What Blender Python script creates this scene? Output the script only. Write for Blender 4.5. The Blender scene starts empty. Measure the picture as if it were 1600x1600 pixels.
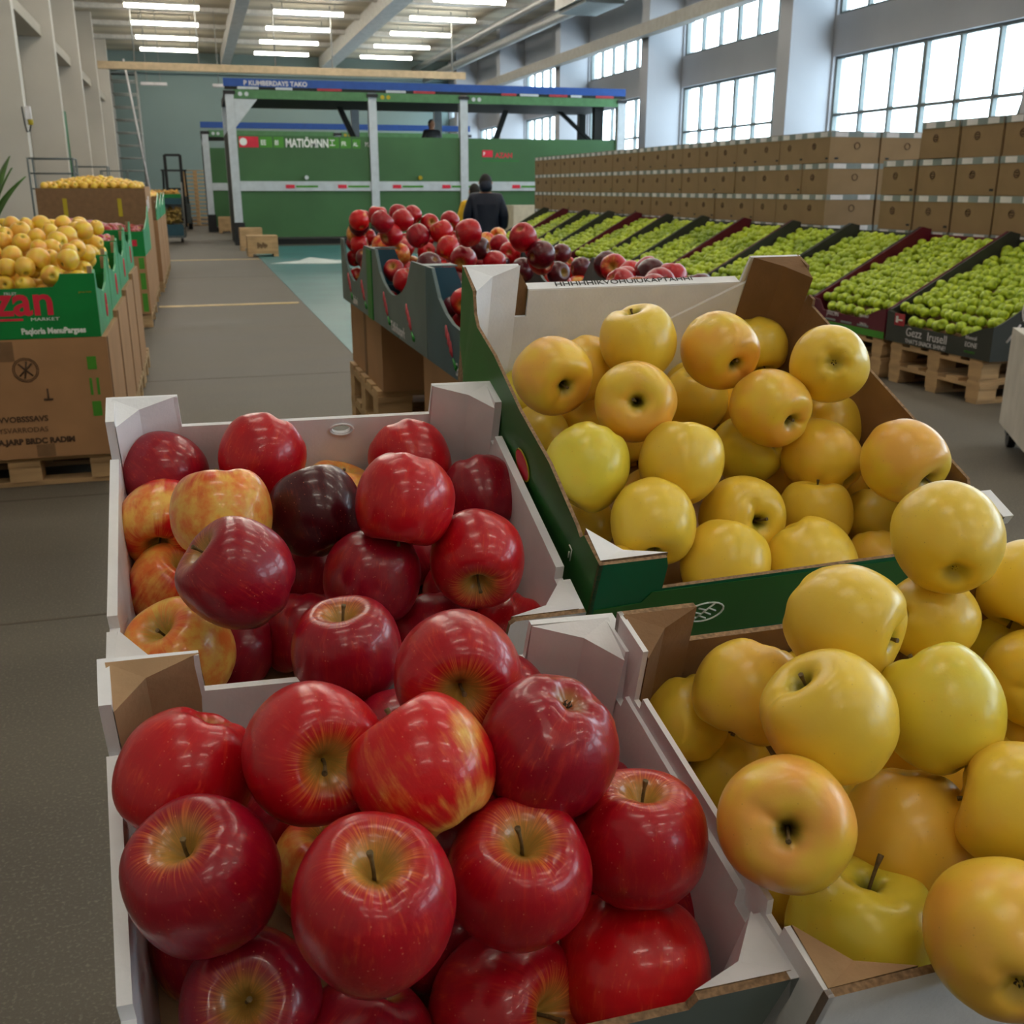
import bpy, math, random
from mathutils import Vector, Matrix, Quaternion
random.seed(11)
S = bpy.context.scene
COL = S.collection
V = Vector

# ------------------------------------------------------------------ helpers
def lin(r, g, b):
    f = lambda c: (c/255/12.92) if c/255 <= .04045 else ((c/255+.055)/1.055)**2.4
    return (f(r), f(g), f(b), 1)

class MB:
    """collects polygons of one mesh; material index per face"""
    def __init__(s): s.v=[]; s.f=[]; s.m=[]; s.smooth=[]
    def add(s, vs, fs, m=0, sm=False):
        o=len(s.v); s.v+= [tuple(v) for v in vs]
        for k,f in enumerate(fs):
            s.f.append([o+i for i in f]); s.m.append(m[k] if isinstance(m,(list,tuple)) else m); s.smooth.append(sm)
    def box(s, lo, hi, m=0):
        x0,y0,z0=lo; x1,y1,z1=hi
        s.add([(x0,y0,z0),(x1,y0,z0),(x1,y1,z0),(x0,y1,z0),(x0,y0,z1),(x1,y0,z1),(x1,y1,z1),(x0,y1,z1)],
              [(0,3,2,1),(4,5,6,7),(0,1,5,4),(1,2,6,5),(2,3,7,6),(3,0,4,7)], m)
    def prism(s, poly, off, ma=0, mb=None, me=None):
        """poly: 3D points, off: extrusion vector; ma front, mb back, me edge materials"""
        n=len(poly); off=V(off); mb=ma if mb is None else mb; me=ma if me is None else me
        vs=[V(p) for p in poly]+[V(p)+off for p in poly]
        fs=[list(range(n)), list(range(2*n-1,n-1,-1))]+[(i,n+i,n+(i+1)%n,(i+1)%n) for i in range(n)]
        s.add(vs, fs, [ma,mb]+[me]*n)
    def tube(s, pts, rs, seg=8, m=0, caps=True, sm=True):
        pts=[V(p) for p in pts]; n=len(pts)
        if not isinstance(rs,(list,tuple)): rs=[rs]*n
        vs=[]; up=None
        for i,p in enumerate(pts):
            t=(pts[min(i+1,n-1)]-pts[max(i-1,0)]).normalized()
            if up is None: up=V((0,0,1)) if abs(t.z)<.9 else V((1,0,0))
            a=t.cross(up).normalized(); b=t.cross(a).normalized(); up=a.cross(t)*1.0
            for k in range(seg):
                w=2*math.pi*k/seg; vs.append(p+(a*math.cos(w)+b*math.sin(w))*rs[i])
        fs=[(i*seg+k,i*seg+(k+1)%seg,(i+1)*seg+(k+1)%seg,(i+1)*seg+k) for i in range(n-1) for k in range(seg)]
        s.add(vs,fs,m,sm)
        if caps:
            s.add([],[]); o=len(s.v)-len(vs)
            s.f.append([o+k for k in range(seg)][::-1]); s.m.append(m); s.smooth.append(False)
            s.f.append([o+(n-1)*seg+k for k in range(seg)]); s.m.append(m); s.smooth.append(False)
    def lathe(s, prof, seg=24, m=0, c=(0,0,0), sm=True):
        n=len(prof); vs=[]
        for r,z in prof:
            for k in range(seg):
                w=2*math.pi*k/seg; vs.append((c[0]+r*math.cos(w),c[1]+r*math.sin(w),c[2]+z))
        fs=[(i*seg+k,i*seg+(k+1)%seg,(i+1)*seg+(k+1)%seg,(i+1)*seg+k) for i in range(n-1) for k in range(seg)]
        s.add(vs,fs,m,sm)
    def mesh(s, name, mats):
        me=bpy.data.meshes.new(name); me.from_pydata([tuple(v) for v in s.v],[],s.f)
        for m in (mats if isinstance(mats,(list,tuple)) else [mats]): me.materials.append(m)
        me.polygons.foreach_set('material_index', s.m); me.polygons.foreach_set('use_smooth', s.smooth)
        me.update(); return me
    def obj(s, name, mats, parent=None, loc=(0,0,0)):
        return link(bpy.data.objects.new(name, s.mesh(name,mats)), parent, loc)

def link(o, parent=None, loc=None):
    COL.objects.link(o)
    if parent is not None: o.parent=parent
    if loc is not None: o.location=loc
    return o
def tag(o, label=None, cat=None, group=None, kind=None):
    if label: o['label']=label
    if cat: o['category']=cat
    if group: o['group']=group
    if kind: o['kind']=kind
    return o
def empty(name, label, cat, loc=(0,0,0), rot=(0,0,0), group=None):
    o=bpy.data.objects.new(name,None); o.empty_display_size=.05
    link(o,None,loc); o.rotation_euler=rot; return tag(o,label,cat,group)
def struct(o): o['kind']='structure'; return o
def copy_tree(o, parent=None):
    c=o.copy(); COL.objects.link(c); c.parent=parent
    for ch in o.children: copy_tree(ch,c)
    return c
def text(body, size, mat, parent, loc, xd, yd, name='lettering', ext=.0006, align='LEFT', sx=1, bold=0):
    cu=bpy.data.curves.new(name,'FONT'); cu.body=body; cu.size=size; cu.extrude=ext; cu.align_x=align
    cu.offset=bold; cu.resolution_u=3; cu.materials.append(mat)
    tmp=bpy.data.objects.new(name,cu); me=bpy.data.meshes.new_from_object(tmp); bpy.data.objects.remove(tmp); me.name=name; o=link(bpy.data.objects.new(name,me),parent)
    x=V(xd).normalized(); y=V(yd).normalized(); z=x.cross(y).normalized()
    M=Matrix((x*sx,y,z)).transposed().to_4x4(); M.translation=V(loc); o.matrix_local=M
    return o

# ------------------------------------------------------------------ materials
def nmat(name):
    m=bpy.data.materials.new(name); m.use_nodes=True; nt=m.node_tree
    return m, nt, nt.nodes, nt.links, nt.nodes['Principled BSDF']
def mat(name, col, rough=.6, metal=0, var=.08, scale=6, bump=0, bscale=60, spec=.4, stretch=None, col2=None, c2amt=.5):
    m,nt,N,L,B=nmat(name)
    B.inputs['Roughness'].default_value=rough; B.inputs['Metallic'].default_value=metal
    B.inputs['Specular IOR Level'].default_value=spec
    tc=N.new('ShaderNodeTexCoord'); src=tc.outputs['Object']
    if stretch:
        mp=N.new('ShaderNodeMapping'); mp.inputs['Scale'].default_value=stretch; L.new(src,mp.inputs['Vector']); src=mp.outputs['Vector']
    nz=N.new('ShaderNodeTexNoise'); nz.inputs['Scale'].default_value=scale; nz.inputs['Detail'].default_value=5
    L.new(src,nz.inputs['Vector'])
    r=N.new('ShaderNodeValToRGB'); e=r.color_ramp.elements
    c2=col2 or tuple(c*(1-var*1.6) for c in col[:3])+(1,)
    e[0].position=.5-c2amt*.35; e[0].color=c2; e[1].position=.5+c2amt*.35; e[1].color=tuple(min(1,c*(1+var)) for c in col[:3])+(1,)
    L.new(nz.outputs['Fac'],r.inputs['Fac']); L.new(r.outputs['Color'],B.inputs['Base Color'])
    if bump:
        n2=N.new('ShaderNodeTexNoise'); n2.inputs['Scale'].default_value=bscale; n2.inputs['Detail'].default_value=4
        L.new(src,n2.inputs['Vector']); b=N.new('ShaderNodeBump'); b.inputs['Strength'].default_value=bump; b.inputs['Distance'].default_value=.01
        L.new(n2.outputs['Fac'],b.inputs['Height']); L.new(b.outputs['Normal'],B.inputs['Normal'])
    return m
def emis(name,col,st):
    m,nt,N,L,B=nmat(name); B.inputs['Base Color'].default_value=col; B.inputs['Emission Color'].default_value=col
    B.inputs['Emission Strength'].default_value=st; return m

def node(N,t,**k):
    n=N.new(t)
    for a,b in k.items(): setattr(n,a,b)
    return n
def mth(N,L,op,a,b=None,c=None,clamp=False):
    n=N.new('ShaderNodeMath'); n.operation=op; n.use_clamp=clamp
    for i,x in enumerate((a,b,c)):
        if x is None: continue
        if isinstance(x,(int,float)): n.inputs[i].default_value=x
        else: L.new(x,n.inputs[i])
    return n.outputs[0]
def mixc(N,L,f,a,b):
    n=N.new('ShaderNodeMix'); n.data_type='RGBA'
    for i,x in ((0,f),(6,a),(7,b)):
        if isinstance(x,(int,float,tuple)): n.inputs[i].default_value=x
        else: L.new(x,n.inputs[i])
    return n.outputs[2]
def smooth(N,L,x,a,b):
    n=N.new('ShaderNodeMapRange'); n.interpolation_type='SMOOTHSTEP'
    L.new(x,n.inputs[0]); n.inputs[1].default_value=a; n.inputs[2].default_value=b; return n.outputs[0]

def apple_skin(name, red):
    m,nt,N,L,B=nmat(name)
    tc=node(N,'ShaderNodeTexCoord'); oi=node(N,'ShaderNodeObjectInfo')
    def attr(n):
        a=node(N,'ShaderNodeAttribute'); a.attribute_type='OBJECT'; a.attribute_name=n; return a.outputs['Fac']
    sep=node(N,'ShaderNodeSeparateXYZ'); L.new(tc.outputs['Object'],sep.inputs[0])
    X,Y,Z=sep.outputs
    rho=mth(N,L,'SQRT',mth(N,L,'ADD',mth(N,L,'MULTIPLY',X,X),mth(N,L,'MULTIPLY',Y,Y)))
    rr=mth(N,L,'MAXIMUM',rho,.02)
    seed=mth(N,L,'MULTIPLY',oi.outputs['Random'],40.0)
    cmb=node(N,'ShaderNodeCombineXYZ')
    L.new(mth(N,L,'MULTIPLY',mth(N,L,'DIVIDE',X,rr),1.0),cmb.inputs[0]); L.new(mth(N,L,'DIVIDE',Y,rr),cmb.inputs[1]); L.new(mth(N,L,'MULTIPLY',Z,.42),cmb.inputs[2])
    def noise(vec,scale,det=4,off=None,rough=.55):
        n=node(N,'ShaderNodeTexNoise'); n.noise_dimensions='4D'; n.inputs['Scale'].default_value=scale; n.inputs['Detail'].default_value=det
        n.inputs['Roughness'].default_value=rough; L.new(vec,n.inputs['Vector']); L.new(seed,n.inputs['W']); return n.outputs['Fac']
    stripes=noise(cmb.outputs[0],8,5,rough=.65); fine=noise(cmb.outputs[0],22,3)
    low=noise(tc.outputs['Object'],1.7,2); mid=noise(tc.outputs['Object'],5,5,rough=.6); speck=noise(tc.outputs['Object'],40,2)
    top=smooth(N,L,Z,.2,.42); 
    cav=mth(N,L,'MULTIPLY',smooth(N,L,rho,.25 if red else .17,.08 if red else .03),smooth(N,L,Z,.1,.25))
    bas=mth(N,L,'MULTIPLY',smooth(N,L,rho,.17,.05),smooth(N,L,Z,-.3,-.38))
    vor=node(N,'ShaderNodeTexVoronoi'); vor.inputs['Scale'].default_value=17 if red else 13; vor.inputs['Randomness'].default_value=1
    L.new(tc.outputs['Object'],vor.inputs['Vector'])
    dots=smooth(N,L,vor.outputs['Distance'],.13 if red else .09,.05)
    if red:
        dark=attr('darkness'); yel=attr('yellow_patch')
        bright=lin(200,8,20); crim=lin(142,4,32); maroon=lin(62,4,20)
        c=mixc(N,L,smooth(N,L,dark,0,.5),bright,crim); c=mixc(N,L,smooth(N,L,dark,.5,1),c,maroon)
        # red-orange flecks and streaks over the ground colour
        k=mth(N,L,'MULTIPLY',smooth(N,L,stripes,.50,.72),mth(N,L,'SUBTRACT',.75,mth(N,L,'MULTIPLY',dark,.72)))
        c=mixc(N,L,mth(N,L,'MULTIPLY',k,.55),c,lin(224,60,30))
        k2=mth(N,L,'MULTIPLY',smooth(N,L,mid,.52,.70),mth(N,L,'SUBTRACT',.5,mth(N,L,'MULTIPLY',dark,.5)))
        c=mixc(N,L,mth(N,L,'MULTIPLY',k2,.6),c,lin(214,48,28))
        c=mixc(N,L,mth(N,L,'MULTIPLY',smooth(N,L,low,.5,.7),.55),c,mixc(N,L,dark,lin(156,6,30),lin(92,4,26)))
        c=mixc(N,L,mth(N,L,'MULTIPLY',mth(N,L,'MULTIPLY',smooth(N,L,fine,.52,.7),smooth(N,L,mid,.42,.62)),mth(N,L,'SUBTRACT',.45,mth(N,L,'MULTIPLY',dark,.35))),c,lin(226,90,52))
        # yellow ground showing through
        yb=mth(N,L,'ADD',low,mth(N,L,'MULTIPLY',yel,.42)); yb=mth(N,L,'ADD',yb,mth(N,L,'MULTIPLY',mth(N,L,'SUBTRACT',stripes,.5),.35))
        ym=smooth(N,L,yb,.70,.92); ym=mth(N,L,'MULTIPLY',ym,mth(N,L,'MULTIPLY',smooth(N,L,yel,.02,.3),.92))
        c=mixc(N,L,ym,c,mixc(N,L,smooth(N,L,mid,.35,.65),lin(226,120,52),lin(232,190,88)))
        # stem cavity
        cv=mth(N,L,'MULTIPLY',cav,mth(N,L,'ADD',.55,mth(N,L,'MULTIPLY',fine,.9)),clamp=True)
        cv=mth(N,L,'MULTIPLY',cv,mth(N,L,'SUBTRACT',1.0,mth(N,L,'MULTIPLY',dark,.45)))
        c=mixc(N,L,cv,c,mixc(N,L,mid,lin(120,110,40),lin(196,168,80)))
        rim=mth(N,L,'MULTIPLY',smooth(N,L,rho,.34,.2),top); rim=mth(N,L,'MULTIPLY',rim,smooth(N,L,fine,.45,.62))
        c=mixc(N,L,mth(N,L,'MULTIPLY',rim,mth(N,L,'SUBTRACT',.75,mth(N,L,'MULTIPLY',dark,.6))),c,lin(226,130,60))
        c=mixc(N,L,mth(N,L,'MULTIPLY',dots,.5),c,lin(224,140,110))
        c=mixc(N,L,mth(N,L,'MULTIPLY',bas,.8),c,lin(150,110,50))
        B.inputs['Roughness'].default_value=.3; B.inputs['Coat Weight'].default_value=.22; B.inputs['Coat Roughness'].default_value=.08
    else:
        gr=attr('greenness'); orr=attr('blush')
        gold=lin(232,198,62); green=lin(206,202,64); deep=lin(234,184,46); oran=lin(234,164,76)
        g2=mth(N,L,'ADD',gr,mth(N,L,'MULTIPLY',mth(N,L,'SUBTRACT',low,.5),.9),clamp=True)
        c=mixc(N,L,g2,gold,green)
        o2=mth(N,L,'MULTIPLY',orr,smooth(N,L,low,.36,.62)); c=mixc(N,L,o2,c,oran)
        c=mixc(N,L,mth(N,L,'MULTIPLY',smooth(N,L,mid,.5,.75),.35),c,deep)
        cv=mth(N,L,'MULTIPLY',cav,mth(N,L,'ADD',.6,mth(N,L,'MULTIPLY',fine,.6)),clamp=True)
        c=mixc(N,L,cv,c,mixc(N,L,smooth(N,L,rho,.12,.03),lin(150,152,44),lin(74,76,26)))
        c=mixc(N,L,mth(N,L,'MULTIPLY',bas,.6),c,lin(120,120,40))
        c=mixc(N,L,mth(N,L,'MULTIPLY',dots,mth(N,L,'MULTIPLY',speck,.9)),c,lin(170,128,52))
        B.inputs['Roughness'].default_value=.34; B.inputs['Coat Weight'].default_value=.18; B.inputs['Coat Roughness'].default_value=.2
        B.inputs['Subsurface Weight'].default_value=0
    B.inputs['Specular IOR Level'].default_value=.38 if red else .45
    L.new(c,B.inputs['Base Color'])
    bp=node(N,'ShaderNodeBump'); bp.inputs['Strength'].default_value=.05 if red else .03; bp.inputs['Distance'].default_value=.02
    L.new(mid,bp.inputs['Height']); L.new(bp.outputs['Normal'],B.inputs['Normal'])
    return m

M={}
M['red']=apple_skin('red_apple_skin',True); M['yel']=apple_skin('yellow_apple_skin',False)
M['green']=mat('green_apple_skin',lin(168,184,46),.38,var=.3,scale=3,col2=lin(124,150,30))
M['stem']=mat('apple_stem',lin(104,84,50),.7,scale=8,var=.4,bump=.3,bscale=30)
M['calyx']=mat('dried_calyx',lin(62,48,28),.8)
M['white']=mat('white_paperboard',lin(226,227,232),.62,var=.03,scale=30,bump=.05,bscale=300)
M['kraft']=mat('kraft_cardboard',lin(168,136,102),.8,var=.08,scale=25,bump=.08,bscale=250)
M['kraftd']=mat('kraft_cardboard_dark',lin(126,94,64),.8,var=.08,scale=20,bump=.08,bscale=250)
M['edge']=mat('corrugated_edge',lin(140,112,84),.9,var=.25,scale=300)
M['dgreen']=mat('printed_dark_green',lin(48,112,52),.4,var=.06)
M['tgreen']=mat('printed_teal_green',lin(4,108,76),.4,var=.06)
M['greyp']=mat('printed_grey_green',lin(94,108,108),.5)
M['bin']=mat('kraft_bin_board',lin(166,124,86),.8,var=.06,scale=5)
M['carton']=mat('brown_apple_carton',lin(138,112,80),.8,var=.05,scale=5)
M['cband']=mat('carton_top_band_grey',lin(128,138,138),.7)
M['clab']=mat('carton_label_white',lin(214,210,212),.6)
M['ink']=mat('brown_black_ink',lin(74,52,36),.8)
M['black']=mat('black_plastic',lin(22,22,24),.5)
M['wood']=mat('pallet_pine',lin(186,152,110),.8,var=.15,scale=3,stretch=(1,1,6),bump=.2,bscale=25)
M['azan']=mat('printed_bright_green',lin(0,128,56),.45)
M['azanl']=mat('green_film_side',lin(70,160,110),.4,var=.2,scale=9)
M['redink']=mat('red_print',lin(214,36,62),.5); M['whiteink']=mat('white_print',lin(232,236,232),.5)
M['yelink']=mat('yellow_print',lin(176,156,26),.6)
M['cblue']=mat('printed_grey_blue',lin(92,110,112),.5,var=.1); M['cblued']=mat('printed_teal_blue',lin(38,82,98),.45,var=.08)
M['cgreen']=mat('printed_leaf_green',lin(22,124,36),.5)
M['dcrate']=mat('printed_charcoal',lin(54,56,50),.55); M['maroon']=mat('printed_maroon',lin(92,14,36),.5)
M['lgreen']=mat('printed_lime',lin(70,140,40),.5)
M['steel']=mat('grey_white_painted_steel',lin(190,198,204),.5,var=.06); M['pgreen']=mat('green_panel_paint',lin(60,102,60),.5,var=.08,scale=.7)
M['pgreen2']=mat('green_beam_paint',lin(76,124,80),.5); M['blue']=mat('blue_tarpaulin',lin(26,74,150),.5)
M['dark']=mat('dark_green_black_steel',lin(9,15,13),.6); M['rr']=mat('red_reflector',lin(170,50,60),.4)
M['wall']=mat('painted_plaster_beige',lin(172,163,148),.85,var=.05,scale=.5)
M['walll']=mat('painted_pillar_light',lin(196,190,180),.85,var=.04,scale=.8)
M['farw']=mat('blue_grey_end_wall',lin(124,142,140),.85,var=.05,scale=.2)
M['rwall']=mat('painted_wall_grey',lin(158,160,166),.8,var=.04,scale=.6)
M['beam']=mat('painted_beam',lin(206,204,198),.8)
M['railg']=mat('rail_grey',lin(138,134,126),.6)
M['pipe']=mat('galvanised_pipe',lin(150,150,146),.5,metal=.3); M['woodbeam']=mat('tan_painted_track',lin(200,176,142),.6)
M['frame']=mat('window_frame_grey',lin(96,104,104),.6); M['door']=mat('green_door_paint',lin(40,104,62),.5)
M['leaf']=mat('plant_leaf',lin(70,104,40),.4,var=.35,scale=4); M['pot']=mat('planter_dark',lin(58,60,64),.6)
M['beige']=mat('beige_carton',lin(200,190,168),.7); M['wbox']=mat('white_display_cart',lin(196,190,182),.5)
M['navy']=mat('navy_quilted_nylon',lin(14,22,44),.55,bump=.3,bscale=14); M['yjack']=mat('yellow_jacket',lin(226,176,20),.6)
M['skin']=mat('skin',lin(190,140,112),.6); M['hair']=mat('dark_hair',lin(24,18,16),.6); M['jeans']=mat('dark_trousers',lin(30,34,46),.8)
M['lamp']=emis('lamp_tube',lin(255,247,232),12.0)
M['orange']=M['yel']; M['potato']=mat('potato_skin',lin(190,160,90),.7)

# concrete floor: brown-grey slabs with wear, teal painted zone is an object of its own
def floor_mat():
    m,nt,N,L,B=nmat('polished_concrete')
    tc=node(N,'ShaderNodeTexCoord'); 
    def nz(s,d,sc=(1,1,1)):
        mp=node(N,'ShaderNodeMapping'); mp.inputs['Scale'].default_value=sc; L.new(tc.outputs['Object'],mp.inputs['Vector'])
        n=node(N,'ShaderNodeTexNoise'); n.inputs['Scale'].default_value=s; n.inputs['Detail'].default_value=d; L.new(mp.outputs[0],n.inputs['Vector']); return n.outputs['Fac']
    a=nz(.9,4,(.5,1.6,1)); b=nz(130,3); c_=nz(420,2)
    c=mixc(N,L,smooth(N,L,a,.35,.65),lin(76,69,59),lin(92,85,74))
    c=mixc(N,L,mth(N,L,'MULTIPLY',smooth(N,L,b,.5,.75),.35),c,lin(150,140,122))
    c=mixc(N,L,mth(N,L,'MULTIPLY',smooth(N,L,c_,.52,.7),.4),c,lin(70,62,52))
    L.new(c,B.inputs['Base Color']); B.inputs['Specular IOR Level'].default_value=.45
    r=smooth(N,L,a,.2,.8); L.new(mth(N,L,'ADD',mth(N,L,'MULTIPLY',r,.15),.56),B.inputs['Roughness'])
    bp=node(N,'ShaderNodeBump'); bp.inputs['Strength'].default_value=.12; bp.inputs['Distance'].default_value=.004; L.new(b,bp.inputs['Height']); L.new(bp.outputs[0],B.inputs['Normal'])
    return m
M['floor']=floor_mat()
M['teal']=mat('teal_floor_paint',lin(56,112,114),.4,var=.12,scale=1.2)
M['line']=mat('floor_line_paint',lin(196,168,110),.5,var=.2,scale=4); M['wline']=mat('white_floor_paint',lin(206,214,212),.5,var=.15,scale=3)
M['joint']=mat('floor_joint',lin(84,76,64),.8)
def ceil_mat():
    m,nt,N,L,B=nmat('ceiling_panels')
    tc=node(N,'ShaderNodeTexCoord'); w=node(N,'ShaderNodeTexWave'); w.bands_direction='Y'; w.inputs['Scale'].default_value=.16
    L.new(tc.outputs['Object'],w.inputs['Vector']); n=node(N,'ShaderNodeTexNoise'); n.inputs['Scale'].default_value=.4; L.new(tc.outputs['Object'],n.inputs['Vector'])
    c=mixc(N,L,smooth(N,L,w.outputs['Fac'],.3,.7),lin(186,176,156),lin(206,196,174)); L.new(c,B.inputs['Base Color']); B.inputs['Roughness'].default_value=.8
    return m
M['ceil']=ceil_mat()
def glass_mat():
    m,nt,N,L,B=nmat('window_glass'); N.remove(B); o=N['Material Output']
    t=node(N,'ShaderNodeBsdfTransparent'); t.inputs[0].default_value=(.94,.97,.96,1); g=node(N,'ShaderNodeBsdfGlossy'); g.inputs['Roughness'].default_value=.02
    mx=node(N,'ShaderNodeMixShader'); mx.inputs[0].default_value=.05
    L.new(t.outputs[0],mx.inputs[1]); L.new(g.outputs[0],mx.inputs[2]); L.new(mx.outputs[0],o.inputs['Surface'])
    return m
M['glass']=glass_mat()
SKY=5.0; FST=22.0; EXPO=1.22
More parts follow.
